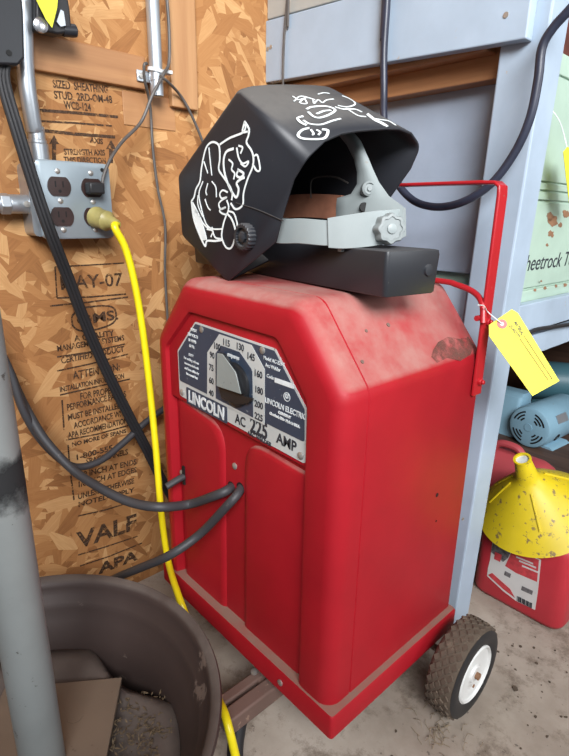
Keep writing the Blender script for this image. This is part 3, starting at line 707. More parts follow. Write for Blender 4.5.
# dog drawing on the side
DR = MB()
def s5(L_): return [(180+x/5.04, 110+y/5.04) for x, y in L_]
for L2, w in (([(62, 460), (75, 440), (85, 400), (105, 360), (112, 300), (125, 230), (140, 185), (165, 163), (190, 168), (203, 190), (205, 250), (200, 300), (225, 340), (255, 385), (268, 420), (265, 455)], .0045),
        ([(68, 465), (95, 520), (120, 570), (150, 600)], .004), ([(62, 460), (72, 540), (95, 610), (130, 685), (140, 660), (180, 660), (215, 655)], .005),
        ([(205, 175), (250, 145), (285, 130), (320, 115), (335, 90), (330, 60), (352, 95), (350, 130), (340, 165), (365, 205), (375, 245), (370, 290), (345, 350), (325, 420), (320, 480), (285, 500), (260, 470)], .0045),
        ([(375, 235), (395, 230), (408, 300), (390, 305), (370, 270)], .004), ([(330, 60), (320, 110), (345, 110)], .004),
        ([(275, 195), (240, 210), (225, 250), (228, 310), (245, 370), (270, 420), (290, 440), (300, 400), (290, 370), (310, 350), (330, 340)], .0055),
        ([(250, 250), (270, 270), (265, 300), (280, 320), (275, 350)], .004), ([(290, 190), (300, 240), (320, 270), (350, 260), (335, 285), (310, 270)], .004), ([(295, 300), (325, 320), (310, 340), (290, 330), (300, 300)], .005),
        ([(300, 180), (320, 190), (310, 220)], .004),
        ([(245, 415), (220, 405), (205, 425), (215, 445), (240, 440), (215, 455), (200, 475), (210, 500), (235, 490), (205, 505), (215, 520), (240, 525), (250, 490), (240, 455)], .004),
        ([(240, 525), (222, 580), (215, 640), (235, 690), (262, 695), (280, 650), (282, 600), (265, 550), (245, 525)], .0045), ([(250, 510), (275, 520), (290, 560), (295, 600)], .004),
        ([(150, 190), (155, 240), (165, 330)], .003), ([(125, 260), (145, 320)], .003), ([(145, 370), (135, 410), (140, 430)], .003), ([(165, 360), (185, 390), (188, 440)], .003), ([(130, 450), (145, 490), (158, 505)], .003),
        ([(120, 360), (100, 420), (108, 480), (130, 560), (150, 590), (175, 600), (215, 600)], .0035), ([(140, 600), (170, 610), (160, 640)], .004), ([(165, 590), (180, 640), (212, 650)], .004), ([(95, 430), (95, 480), (120, 540)], .0028)):
    stroke('line', s5(L2), w)
# broad brush of white along the back
for off in range(4):
    stroke('fill', s5([(66+off*7, 470+off*12), (80+off*9, 540+off*6), (100+off*8, 600), (122+off*5, 655)]), .006)
dr = DR.build('painted_dog_drawing', M['white_paint'], hel, smooth=False); dr['label'] = 'white hand-painted cartoon dog outline'
DR = MB()
def s3(L_): return [(270+x/3.556, 80+y/3.556) for x, y in L_]
for L2, w in (([(118, 133), (98, 140), (110, 155), (130, 165)], .005), ([(140, 175), (115, 182), (100, 200), (115, 212), (160, 215), (195, 210), (205, 185), (185, 180)], .0055), ([(145, 180), (155, 195), (150, 200)], .004), ([(165, 182), (178, 190), (172, 200)], .004),
        ([(118, 148), (140, 160), (180, 163), (220, 150), (250, 142)], .0045), ([(130, 108), (150, 100), (200, 98), (230, 110), (215, 125), (180, 138), (155, 135), (135, 118)], .0055), ([(165, 125), (190, 115), (215, 112)], .005),
        ([(80, 62), (100, 75), (120, 70), (105, 85), (130, 88), (122, 68), (150, 72), (155, 88), (170, 75), (185, 85), (200, 76), (225, 72)], .0035), ([(85, 80), (110, 62), (160, 75)], .003),
        ([(240, 95), (270, 100), (295, 95), (300, 85), (280, 70), (255, 60)], .004), ([(230, 100), (260, 108), (300, 108), (325, 118)], .005), ([(270, 105), (310, 130), (340, 135)], .004),
        ([(345, 125), (370, 145), (400, 160), (440, 180), (455, 182)], .0055), ([(360, 140), (390, 145), (420, 150), (445, 165)], .004), ([(170, 55), (190, 50), (210, 52)], .0035)):
    stroke('line', s3(L2), w)
dr = DR.build('painted_lettering', M['white_paint'], hel, smooth=False); dr['label'] = 'white hand-painted scrawl across the top'
# crease rib on the side and pivot knob
m = MB(); m.tube([onY(*p, yl-.0005) for p in ((236, 203), (258, 210), (283, 221))], .0008, 8, 3); m.build('side_crease', M['black_fibre'], hel)
kc = onY(248, 237, yl)
m = MB(); n_k = 20; P1 = []
for k in range(n_k*4):
    a = 2*PI*k/(n_k*4); r_ = .0175 + (.0011 if (k % 4) in (1, 2) else -.0003); P1.append((r_*math.cos(a), r_*math.sin(a)))
m.loft([[kc+V((x*s, y, z*s)) for x, z in P1] for s, y in ((1, 0), (1, -.010), (.92, -.012), (.70, -.012), (.66, -.008), (.45, -.008))], True, True, True); kb = m.build('tension_knob', M['black_case'], hel, angle=50)
m = MB(); m.lathe(kc+V((0, -.008, 0)), (0, -1, 0), [(.0075, 0), (.0075, .004), (.004, .006), (.0001, .006)], 6); m.build('knob_nut', M['black_case'], kb)
# headgear
hg_t = .0018
def strip(pts, hgt, name, mat, wdir=V((0, 0, 1)), th=.0022, smooth=6, par=None):
    """curved strap: centre points, height (fn or number), width direction"""
    P = catmull(pts, smooth); rings = []
    for i, p in enumerate(P):
        t_ = (P[min(i+1, len(P)-1)]-P[max(i-1, 0)]).normalized(); w_ = (wdir-t_*wdir.dot(t_)).normalized(); n2 = t_.cross(w_); h_ = hgt(i/(len(P)-1)) if callable(hgt) else hgt
        rings.append([p-w_*h_/2-n2*th/2, p+w_*h_/2-n2*th/2, p+w_*h_/2+n2*th/2, p-w_*h_/2+n2*th/2])
    m = MB(); m.loft(rings, True, True, True); return m.build(name, mat, par or hel, angle=40, bevel=.0006)
def hband(px, y): return onY(*px, y)
band = strip([V((-.30, .075, .688)), V((-.25, .060, .684)), hband((276, 231), .060), hband((300, 231), .064), hband((325, 233), .078), hband((345, 233), .098)], .031, 'headband', M['grey_plastic'])
strip([hband((328, 233), .080), hband((345, 232), .094), hband((370, 229), .118), hband((390, 226), .143), hband((403, 222), .170)], lambda s: .036+.006*math.sin(PI*s), 'ratchet_housing', M['grey_plastic'], th=.010)
rk = hband((389, 229), .130); nk = V((.86, -.48, .08)).normalized(); P1 = []
for k in range(72):
    a = 2*PI*k/72; P1.append((.0182+.0013*math.cos(8*a), a))
xk = V((0, 0, 1)).cross(nk).normalized(); yk = nk.cross(xk)
rk = rk - nk*.004
m = MB(); m.loft([[rk+nk*h+(xk*math.cos(a)+yk*math.sin(a))*r_*s for r_, a in P1] for s, h in ((1, -.004), (1, .010), (.92, .013), (.74, .0135), (.70, .012))], True, True, True); kk = m.build('ratchet_knob', M['grey_knob'], hel, angle=50)
m = MB(); m.lathe(rk+nk*.012, nk, [(.006, 0), (.006, .002), (.003, .003), (.0001, .003)], 16); m.build('knob_cap', M['grey_plastic'], kk)
strip([hband((404, 219), .175), V((-.105, .205, .676)), V((-.16, .222, .672)), V((-.23, .222, .672)), V((-.29, .20, .676)), V((-.315, .14, .682)), V((-.30, .075, .688))], .026, 'headband', M['grey_plastic'])
yk_ = lambda x, y: hband((x, y), .150+(222-y)/80*.022)
# crown strap and its broad yoke in one curved sheet: left and right edge, row by row
rows = [((336, 224), (404, 222)), ((336, 208), (404, 207)), ((337, 198), (396, 201)), ((351, 194), (389, 196)), ((357, 184), (379, 182)), ((357, 172), (373, 169)), ((354, 159), (368, 157)), ((347, 145), (361, 141)), ((338, 134), (352, 130)), ((322, 128), (336, 124))]
m = MB(); R_ = []
for (l_, r_) in rows:
    A_, B_3 = yk_(*l_), yk_(*r_)
    fr = [A_.lerp(B_3, k/6)+V((.006*math.sin(PI*k/6), -.006*math.sin(PI*k/6), 0)) for k in range(7)]
    R_.append(fr+[p+V((-.0016, .0016, 0)) for p in reversed(fr)])
m.loft(R_, True, True, True); cp = m.build('crown_strap', M['grey_plastic'], hel, angle=50)
m = MB(); q = hband((368, 189), .153); m.lathe(q, nk, [(.0095, -.004), (.0095, .004), (.007, .006), (.0065, .004), (.003, .004), (.003, .0065), (.0001, .0065)], 24); m.build('strap_button', M['grey_knob'], cp)
m = MB(); q = hband((364, 207), .147); m.cyl(q-nk*.002, q+nk*.001, .006, 18); m.build('yoke_hole', M['slot'], cp)
# leather sweat band inside, seen through the opening
strip([hband((281, 208), .195), hband((298, 206), .20), hband((318, 206), .204), hband((342, 208), .204)], .036, 'sweatband', M['leather'], th=.006)
# thin wire inside
m = MB(); m.tube([hband((311, 198), .19), hband((311, 182), .2), hband((318, 177), .2), hband((335, 177), .2), hband((348, 183), .2)], .0012, 6, 4); m.build('spring_wire', M['grey_wire'], hel)
for p in ((345, 236), (366, 250), (341, 250), (330, 227), (352, 224), (372, 216)):
    q = hband(p, .098-.0005*(p[0]-345)*-1 if False else .085+.0011*(p[0]-330)); m = MB(); m.box(q-V((.003, .003, .002)), q+V((.003, .003, .002))); m.build('strap_tab', M['grey_plastic'], hel)
# lens housing at the front
m = MB(); zc = .71
m.loft([[V((x, p.x, p.y)) for p in rounded([(.085, zc-.035), (.195, zc-.03), (.195, zc+.045), (.085, zc+.04)], [.008]*4, 3)] for x in (-.39, -.425)], True, True, True); lh = m.build('lens_holder', M['black_case'], hel, bevel=.003)

# ================================================================== WORKBENCH / SHELVING
YA = .385
sv = thing('shelving_unit', (-.3, .6, FZ), 'blue-grey painted wooden shelving bench against the chipboard wall behind the welder', 'shelving')
def plank(name, lo, hi, mat, bev=.002, par=sv):
    m = MB(); m.box(lo, hi); return m.build(name, mat, par, smooth=False, bevel=bev)
zb0, zb1 = .957, 1.038
zl0, zr0 = onY(264, 83, YA).z, onY(526, 38.5, YA).z; zl1 = onY(268, 20, YA).z; zr1 = onY(341, 0, YA).z; xr_ = onY(526, 38.5, YA).x; zr1 = zl1+(zr1-zl1)*(xr_-XW)/(onY(341, 0, YA).x-XW)
m = MB(); m.prism([(XW, YA, zl0), (xr_, YA, zr0), (xr_, YA, zr1), (XW, YA, zl1)], (0, .02, 0)); ap = m.build('front_rail', M['blue'], sv, smooth=False, bevel=.002)
za0, za1 = zr0, zl1
m = MB(); m.prism([(XW, YA+.004, zl1+.003), (xr_, YA+.004, zr1+.003), (xr_, YA+.004, zr1+.3), (XW, YA+.004, zl1+.3)], (0, .016, 0)); m.build('upper_board', M['grey_board'], sv, smooth=False, bevel=.002)
plank('under_rail', (XW, YA+.02, za0+.002), (-.11, YA+.075, za0+.02), M['rawwood'])
plank('inner_beam', (XW, YA+.05, za0-.032), (-.088, YA+.09, za0+.06), M['rawwood'])
PX0, PX1, PY0, PY1 = -.103, -.006, YA+.02, YA+.058
pm = MB(); pm.prism([(PX0+.014, PY0, 1.6), (PX0+.014, PY1, 1.6), (PX1+.004, PY1, 1.6), (PX1+.004, PY0, 1.6)], (0, 0, FZ-1.6)) if False else None
# front corner post: leans a touch, built as a straight prism
m = MB(); m.loft([[V((-.107, PY0, FZ)), V((-.040, PY0, FZ)), V((-.040, PY0+.06, FZ)), V((-.107, PY0+.06, FZ))], [V((-.078, PY0, 1.6)), V((-.008, PY0, 1.6)), V((-.008, PY0+.06, 1.6)), V((-.078, PY0+.06, 1.6))]], True, True, True)
m.build('corner_post', M['blue'], sv, smooth=False, bevel=.003)
plank('front_panel', (XW, YA+.082, .60), (-.085, YA+.094, za0-.0), M['blue_dull'])
plank('front_shelf_rail', (XW, YA+.04, .50), (-.097, YA+.06, .585), M['blue'])
plank('lower_front_panel', (XW, YA+.066, FZ), (-.115, YA+.078, .50), M['blue_dull'])
# side rails below the shelf
plank('side_rail', (-.045, PY0+.058, .504), (-.028, 1.5, .556), M['blue'])
plank('side_rail', (-.047, PY0+.058, .455), (-.030, 1.5, .494), M['blue'])
plank('shelf_board', (XW, PY0+.062, .53), (-.046, 1.5, .550), M['rawwood'])
plank('lower_shelf_board', (XW, .84, .045), (.10, 1.5, .065), M['darkwood'])
plank('added_back_panel', (XW, 1.5, FZ), (.3, 1.52, 1.6), M['darkwood'])  # bench back added to close off the sky and shape the light
plank('rear_post', (-.12, 1.40, FZ), (-.03, 1.49, 1.6), M['blue'])
for p in ((506, 15), (271, 47), (268, 49)):
    q = onY(*p, YA); m = MB(); m.lathe(q, (0, -1, 0), [(.0042, 0), (.004, .001), (.0001, .0012)], 12); m.build('rail_screw', M['screw'], sv)

# mint drawer cabinet on the shelf
XC = -.052
cb = thing('drawer_cabinet', (-.2, .8, .56), 'mint green metal drawer cabinet with chipped paint standing on the bench shelf', 'cabinet')
cy0, cy1 = .486, 1.3
m = MB(); m.box((-.5, cy0, .552), (XC-.004, cy1, .950)); m.build('carcass', M['mint'], cb, smooth=False, bevel=.003)
zs = [.560, .728, .742, .757, .925, .948]
for z0, z1, nm in ((.578, .724, 'drawer'), (.728, .741, 'divider'), (.744, .755, 'divider'), (.758, .915, 'drawer'), (.918, .948, 'divider')):
    m = MB(); m.box((XC-.012, cy0+.002, z0), (XC, cy1-.004, z1)); o = m.build(nm, M['mint'], cb, smooth=False, bevel=.0012)
m = MB(); m.box((XC-.012, cy0+.002, .553), (XC+.004, cy1, .574)); m.build('base_rail', M['mint'], cb, smooth=False, bevel=.002)
a, b = onX(526, 262, XC), onX(574, 256, XC)
dt = text('drawer_writing', 'Sheetrock Tools', M['dark_ink'], Matrix(), .036, cb, .8, 0, 'LEFT', .25)
za = onX(545, 262, XC).z
dt.data.transform(frame((XC+.0003, onX(526, 262, XC).y-.024, za), (0, 1, 0), (0, 0, 1)) @ Matrix.Diagonal((1.5, 1.1, 1, 1)))
dt['label'] = 'black handwritten words on the lower drawer'
# rust patches
for cpx, rpx in (((553, 222), 7), ((550, 216), 5), ((551, 234), 4), ((547, 245), 2), ((566, 214), 5), ((560, 225), 3), ((518, 292), 1.5), ((535, 290), 2), ((545, 288), 2.2), ((556, 286), 2), ((565, 285), 2.5), ((541, 281), 1.2)):
    P = []; m = MB()
    for k in range(18):
        an = 2*PI*k/18; rr2 = rpx*(.75+.45*noise.noise(V((cpx[0]*.37+math.cos(an)*1.6, cpx[1]*.31+math.sin(an)*1.6, 0)))); P.append(onX(cpx[0]+rr2*math.cos(an)*.9, cpx[1]+rr2*math.sin(an), XC + (.0042 if cpx[1] > 279 else 0)))
    m.prism(P, (.0005, 0, 0)); m.build('rust_patch', M['hub_rust'], cb, smooth=False)
# dark thing above the cabinet
m = MB(); m.box((-.5, .53, .953), (XC-.02, 1.3, 1.12)); tag(m.build('wooden_chest', M['dark_red'], None, smooth=False, bevel=.004), 'dark red-brown wooden chest on top of the mint drawer cabinet', 'chest')
# yellow tag at the right edge
m = MB(); P = [onX(*p, XC+.04) for p in ((563, 152), (567, 147), (578, 150), (580, 205), (569, 203), (566, 180))]; m.prism(P, (.0008, 0, 0))
ct = thing('hanging_tag', P[0], 'yellow card tag hanging in front of the mint drawer cabinet', 'tag')
m.build('card', M['tag'], ct, smooth=False)
m = MB(); m.tube([P[1], P[1]+V((-.02, .005, .04)), P[1]+V((-.048, .01, .07))], .0008, 6, 4); m.build('string', M['tie'], ct)

# black cable over the bench
cable('black_cable', [V((onY(388, -40, YA-.009).x, YA-.009, 2.4)), onY(388, -40, YA-.009), onY(387, 0, YA-.009), onY(384, 50, YA-.009), onY(384, 90, YA-.011), onY(384, 118, YA-.02), onY(388, 150, .36), onY(394, 175, .355), onY(403, 191, .352), onY(418, 203, .352), onY(440, 207, .355), onY(465, 201, .36), onY(492, 183, .366), onY(515, 152, .372), onY(530, 118, .372), onY(538, 80, .372), onY(542, 48, .372), onY(553, 28, .372), onY(571, 8, .372), onY(590, -16, .372)], .0062, M['navy_rubber'], 'dark navy cable hanging from the front rail and looping up across the corner post', 'cable', 12)
cable('thin_wire', [V((onY(289, -40, YA-.005).x-.004, YA-.005, 2.4)), onY(289, -40, YA-.005), onY(287, 0, YA-.005), onY(284, 40, YA-.005), onY(283, 80, YA-.005), onY(284, 110, YA-.005), onY(286, 140, YA-.005)], .0024, M['grey_wire'], 'thin grey wire hanging in front of the blue rail behind the helmet', 'wire', 8)
cable('black_hose', [onX(520, 338, -.02), onX(535, 330, -.022), onX(552, 327, -.022), onX(572, 324, -.022), onX(600, 320, -.022)], .0038, M['black_rubber'], 'short black hose running along the shelf side rails behind the yellow tag', 'hose', 10)

# ------------------------------------------------------------------ big yellow tag on the welder handle
tg = thing('repair_tag', onT(489, 326, .762), 'yellow card tag with a red eyelet wired to the red cart handle', 'tag')
TT = [(489, 325, .757), (512, 309, .760), (518, 313, .759), (559.5, 381, .735), (532.5, 396, .732), (489, 336, .754)]
P = [onT(*p) for p in TT]; nt = (P[3]-P[0]).cross(P[4]-P[0]).normalized(); nt = nt if nt.dot(fw) < 0 else -nt
c0 = P[0]
P = [p - nt*(p-c0).dot(nt) for p in P]
m = MB(); m.prism(P, -nt*.0006); card = m.build('card', M['tag'], tg, smooth=False)
def ont(x, y): d = ray(x, y); return CAM + d*((c0-CAM).dot(nt)/d.dot(nt))
q = ont(502, 324)
m = MB(); m.lathe(q, nt, [(.0028, .0002), (.0028, .0006), (.0072, .0006), (.0072, .0001)], 24); m.build('eyelet', M['ring'], tg)
m = MB(); m.cyl(q-nt*.0002, q+nt*.0003, .003, 14); m.build('eyelet_hole', M['white_ink'], tg)
m = MB(); m.tube([q+nt*.001, ont(494, 319)+nt*.004, ont(487, 312)+nt*.002, onX(484, 306, .0), onX(478, 305, .003)], .0008, 6, 4); m.build('string', M['tie'], tg)
m = MB()
for a, b in (((520, 339), (548, 380)), ((524, 336), (552, 379))):
    m.ribbon([ont(*a)+nt*.0002, ont(*b)+nt*.0002], nt, .0009, .0002, 1)
m.build('ruled_line', M['brown_ink'], tg, smooth=False)
for body, a, b in (('QUANTITY', (510, 325), (519, 338)), ('MATERIAL', (515, 322), (523, 335))):
    A_, B_2 = ont(*a), ont(*b); o = text('tag_print', body, M['dark_ink'], Matrix(), .0065, tg, 1, .0001)
    w_ = max(v.co.x for v in o.data.vertices)-min(v.co.x for v in o.data.vertices)
    xx = (B_2-A_).normalized(); o.data.transform(frame((A_+B_2)/2+nt*.0004, xx, nt.cross(xx)) @ Matrix.Diagonal(((B_2-A_).length/w_, 1, 1, 1)))

# ================================================================== UNDER THE BENCH
# gas can
gc = thing('fuel_can', (.01, .66, FZ), 'red plastic fuel can with a torn label, standing on the floor under the funnel', 'fuel can')
gx0, gx1, gy0, gy1 = -.090, .104, .567, .735
def grr(ins, z, r=.03): return [V((p.x, p.y, z)) for p in rounded([(gx0+ins, gy0+ins), (gx1-ins, gy0+ins), (gx1-ins, gy1-ins), (gx0+ins, gy1-ins)], [r]*4, 6)]
m = MB(); m.loft([grr(.012, FZ), grr(.004, FZ+.004), grr(0, FZ+.014), grr(.001, .06), grr(.004, .080), grr(.018, .098), grr(.04, .108)], True, True, True); m.build('body', M['can'], gc, angle=60)
m = MB(); m.cyl((.0, .62, .105), (.0, .62, .125), .022, 24); m.build('cap', M['black_case'], gc, bevel=.003)
m = MB(); lab = [(493, 538), (541, 560), (538, 590), (535, 610), (516, 601), (503, 591), (487, 576), (488, 568), (490, 560)]
yb_ = gy0+.0006-.0
P = [onY(*p, gy0-.0004) for p in lab]; m.prism(P, (0, .0006, 0)); lb = m.build('label', M['label_white'], gc, smooth=False)
def lq(pts, mat, name, off=.0006):
    m = MB(); m.prism([onY(*p, gy0-.0004-off+.0004) for p in pts], (0, .0004, 0)); return m.build(name, M[mat], lb, smooth=False)
lq([(493, 541), (512, 549), (508, 558), (503, 562), (491, 552)], 'label_grey', 'label_picture'); lq([(513, 549), (539, 560), (537, 582), (516, 573), (505, 566)], 'label_red', 'label_panel')
lq([(495, 552), (502, 555), (500, 562), (494, 559)], 'label_red', 'label_picture', .001); lq([(522, 586), (533, 591), (532, 595), (521, 590)], 'label_grey', 'label_picture', .001); lq([(505, 571), (511, 574), (510, 578), (504, 575)], 'label_grey', 'label_picture', .001)
lq([(488, 575), (492, 573), (510, 589), (515, 598), (503, 589)], 'label_red', 'label_panel', .001)
m = MB()
for k in range(12):
    x = 517+k*1.25; y0 = 596+k*.62
    m.prism([onY(x, y0, gy0-.0012), onY(x+.6+.3*(k % 3), y0+.3, gy0-.0012), onY(x+.3+.3*(k % 3), y0+5.5, gy0-.0012), onY(x-.3, y0+5, gy0-.0012)], (0, .0004, 0))
m.build('label_bars', M['dark_ink'], lb, smooth=False)
for k, (x, y) in enumerate(((516, 556), (519, 560), (522, 565))):
    m = MB(); m.prism([onY(x, y, gy0-.0012), onY(x+17, y+7, gy0-.0012), onY(x+17, y+8.6, gy0-.0012), onY(x, y+1.6, gy0-.0012)], (0, .0004, 0)); m.build('label_line', M['label_white'], lb, smooth=False)

# funnel upside down on the can
fu = thing('funnel', (0, .61, .08), 'yellow dirty plastic funnel set upside down over the red fuel can', 'funnel')
fc = onT(537, 511, 1.10); vh = ray(537, 509).normalized(); ax = (-vh*.62 + up*.78 - rt*.22).normalized()
m = MB(); prof = [(a_*1.06, b_*1.08) for a_, b_ in [(.109, .0), (.1115, .003), (.1075, .007), (.083, .034), (.055, .062), (.036, .080), (.024, .090), (.0195, .100), (.0175, .118), (.0145, .138), (.0158, .139), (.0158, .143), (.0118, .143), (.0118, .12), (.019, .09), (.034, .077), (.08, .031), (.105, .003), (.109, 0)]]
m.lathe(fc, ax, prof, 64, ref=(1, 0, 0)); m.build('cone', M['funnel'], fu, angle=50)
xa = V((1, 0, 0)); xa = (xa-ax*xa.dot(ax)).normalized(); ya = ax.cross(xa)
for an in (-1.0, 1.0, 3.1, -2.6):
    dd = xa*math.cos(an)+ya*math.sin(an); m = MB(); m.tube([fc+ax*.091+dd*.035, fc+ax*.065+dd*.0615, fc+ax*.040+dd*.086], .0022, 8, 3); m.build('rib', M['funnel'], fu)
m = MB(); m.cyl(fc+ax*.146, fc+ax*.150, .0125, 20); m.build('spout_plug', M['white_ink'], fu)

# faded second can behind
f2 = thing('jerry_can', (-.09, .8, FZ), 'faded red plastic can half hidden behind the yellow funnel and corner post', 'fuel can')
m = MB(); jx0, jx1, jy0, jy1 = -.20, -.02, .735, .83
def jr(ins, z): return [V((p.x, p.y, z)) for p in rounded([(jx0+ins, jy0+ins), (jx1-ins, jy0+ins), (jx1-ins, jy1-ins), (jx0+ins, jy1-ins)], [.03]*4, 5)]
m.loft([jr(.01, FZ), jr(0, FZ+.012), jr(0, .105), jr(.012, .135), jr(.03, .15)], True, True, True); m.build('body', M['can_pink'], f2, angle=60)
m = MB(); m.tube([(-.18, .782, .146), (-.16, .782, .165), (-.12, .782, .165), (-.1, .782, .146)], .009, 10, 5); m.build('handle', M['can_pink'], f2)

# electric motor
mo = onT(528, 429, 1.5); ma = V((.10, 1, 0)).normalized()
mt = thing('electric_motor', (mo.x, mo.y, .065), 'light blue round electric motor with vent slots, lying on the low shelf', 'motor')
mr = .0615; mo.z = .065+mr
m = MB(); m.lathe(mo, ma, [(.0001, 0), (mr*.82, 0), (mr*.95, .004), (mr, .012), (mr, .2), (mr*.9, .212), (.0001, .212)], 48); body = m.build('body', M['motor'], mt)
mx = V((0, 0, 1)).cross(ma).normalized(); my = V((0, 0, 1))
for q4 in range(4):
    for j, rr3 in enumerate((.046, .037, .028)):
        pts = []
        for k in range(7):
            a = q4*PI/2+PI/4+(-.5+k/6)*(.95 if j == 0 else .75 if j == 1 else .5); pts.append(mo-ma*.0005+(mx*math.cos(a)+my*math.sin(a))*rr3)
        m = MB(); m.ribbon(pts, -ma, .0045, .0006, 1); m.build('vent_slot', M['slot'], mt, smooth=False)
m = MB(); m.lathe(mo, ma, [(.0001, -.002), (.011, -.002), (.012, .001)], 20); m.build('end_cap', M['motor'], mt)
nd = V((.72, -.42, .42)); nd = (nd-ma*nd.dot(ma)).normalized(); sdir = ma.cross(nd)
m = MB(); pc = mo+ma*.075+nd*(mr+.0005)
m.prism([pc-ma*.028-sdir*.012, pc+ma*.028-sdir*.012, pc+ma*.028+sdir*.012, pc-ma*.028+sdir*.012], nd*.001); m.build('rating_plate', M['galv'], mt, smooth=False)
m = MB(); nd2 = V((.72, -.42, -.35)); nd2 = (nd2-ma*nd2.dot(ma)).normalized(); m.lathe(mo+ma*.06+nd2*(mr-.003), nd2, [(.012, 0), (.012, .004), (.008, .005), (.007, .002), (.0001, .002)], 20); m.build('conduit_port', M['slot'], mt)
m = MB(); m.prism([mo+ma*.04-my*mr*.9+mx*.05, mo+ma*.04-my*mr+mx*.06, mo+ma*.04-my*mr-mx*.06, mo+ma*.04-my*mr*.9-mx*.05], ma*.1); m.build('mounting_foot', M['motor'], mt)
# second, darker motor behind
o2 = onT(556, 385, 1.66); a2 = V((.85, .5, 0)).normalized(); r2_ = .062
m2 = thing('electric_motor', (o2.x, o2.y, .065), 'dark teal motor housing behind the light blue motor on the low shelf', 'motor')
m = MB(); oc2 = V((o2.x, o2.y+.03, .065+.075+.06)); m.lathe(oc2-a2*.1, a2, [(.0001, 0), (r2_*.8, 0), (r2_, .012), (r2_, .16), (r2_*1.08, .16), (r2_*1.08, .18), (r2_, .18), (r2_, .25), (.0001, .26)], 40); m.build('body', M['motor_dark'], m2)
m = MB(); m.box((oc2.x-.06, oc2.y-.05, .065), (oc2.x+.1, oc2.y+.05, .17)); m.build('mounting_base', M['motor_dark'], m2, bevel=.004)
o3 = onT(506, 406, 1.62)
m = MB(); m.loft([[V((p.x, p.y, z)) for p in rounded([(o3.x-.12, o3.y-.04+i), (o3.x+.055, o3.y-.04+i), (o3.x+.055, o3.y+.06-i), (o3.x-.12, o3.y+.06-i)], [.012]*4, 3)] for z, i in ((.065, 0), (o3.z-.01, 0), (o3.z+.045, .012), (o3.z+.055, .03))], True, True, True)
t3 = tag(m.build('metal_housing', M['motor']), 'blue-grey metal housing half hidden between the corner post and the motor', 'housing')
pts = [V((-.40, 1.36, .07)), V((-.2, 1.35, .25)), V((-.05, 1.38, .28)), V((.06, 1.4, .2)), V((.08, 1.42, .07))]
cable('coiled_hose', pts, .02, M['darkwood'], 'brown hose arched behind the motors under the shelf', 'hose', 12)

# ================================================================== PIPE STAND IN A WHEEL RIM
rc = V((-.212, -.346, 0)); RZ = .13
ps = thing('pipe_stand', (rc.x, rc.y, FZ), 'rusty brown truck wheel rim lying flat with a grey steel pipe rising from it', 'pipe stand')
m = MB()
prof = [(.250, RZ-.012), (.2555, RZ-.010), (.257, RZ-.004), (.255, RZ), (.250, RZ), (.244, RZ-.004), (.240, RZ-.014), (.237, RZ-.026), (.229, RZ-.034), (.226, RZ-.044), (.218, RZ-.06), (.205, RZ-.085), (.200, RZ-.11), (.200, FZ+.05), (.222, FZ+.02), (.235, FZ+.012), (.25, FZ)]
prof += [(.253, FZ), (.239, FZ+.016), (.226, FZ+.026), (.206, FZ+.05), (.206, RZ-.112), (.212, RZ-.086), (.226, RZ-.058), (.234, RZ-.04), (.241, RZ-.03), (.246, RZ-.016)]
m.lathe(rc, (0, 0, 1), prof+[prof[0]], 96, ref=(1, 0, 0)); m.build('wheel_rim', M['rust'], ps, angle=60)
# disc with hand holes
m = MB(); n = 96; ZD = RZ-.100
rad = [.2015, .178, .150, .10]
def lens(k):
    a = 2*PI*k/n; v_ = 0
    for c, h in ((1.83, .44), (3.9, .3), (6.0, .3)):
        d = abs((a-c+PI) % (2*PI)-PI)
        if d < h: v_ = max(v_, math.cos(d/h*PI/2))
    return v_
grid = []
for i, r_ in enumerate(rad):
    g_ = []
    for k in range(n):
        q_ = r_ - (.034 if i == 0 else .020 if i == 1 else 0)*lens(k)
        g_.append(V((rc.x+q_*math.cos(2*PI*k/n), rc.y+q_*math.sin(2*PI*k/n), ZD+(0 if r_ > .17 else -.016 if r_ > .12 else -.03) - (.006*lens(k) if i == 0 else 0))))
    grid.append(g_)
vv = [m.ring(g_) for g_ in grid]
for i in range(len(rad)-1): m.bridge(vv[i], vv[i+1])
dk = m.build('rim_disc', M['rust'], ps, angle=70)
sol = dk.modifiers.new('thickness', 'SOLIDIFY'); sol.thickness = .005
m = MB(); ZP = ZD+.008
pc_ = [onZ(122, 677, ZP), onZ(58, 683, ZP)]
e1 = (pc_[1]-pc_[0]); e1.z = 0; e1.normalize(); e2 = V((-e1.y, e1.x, 0)); e2 = e2 if e2.dot(V((.7, -.7, 0))) > 0 else -e2
q0 = pc_[0]; PL = .165
PP = [q0, q0+e1*PL, q0+e1*PL+e2*PL, q0+e2*PL]
m.prism(PP, (0, 0, -.006)); m.build('base_plate', M['plate_brown'], ps, bevel=.001)
q = onZ(75, 716, ZP); m = MB(); m.cyl(q-V((0, 0, .0005)), q+V((0, 0, .0006)), .011, 20); m.build('plate_boss', M['plate_brown'], ps)
pb = onT(42.5, 756, .65); PX_, PY_ = pb.x, pb.y
m = MB(); m.lathe((PX_, PY_, 0), (0, 0, 1), [(.0245, ZD-.03), (.0255, ZD-.02), (.0255, 1.3), (.0245, 1.3)], 40, cap0=True, cap1=True); pp = m.build('pipe', M['pipe'], ps)
# black scorch on the pipe
m = MB(); zc_ = onT(22, 500, .52).z
m.lathe((PX_, PY_, 0), (0, 0, 1), [(.0257, zc_-.06), (.0257, zc_+.075)], 40); m.build('scorch_mark', M['soot'], pp)
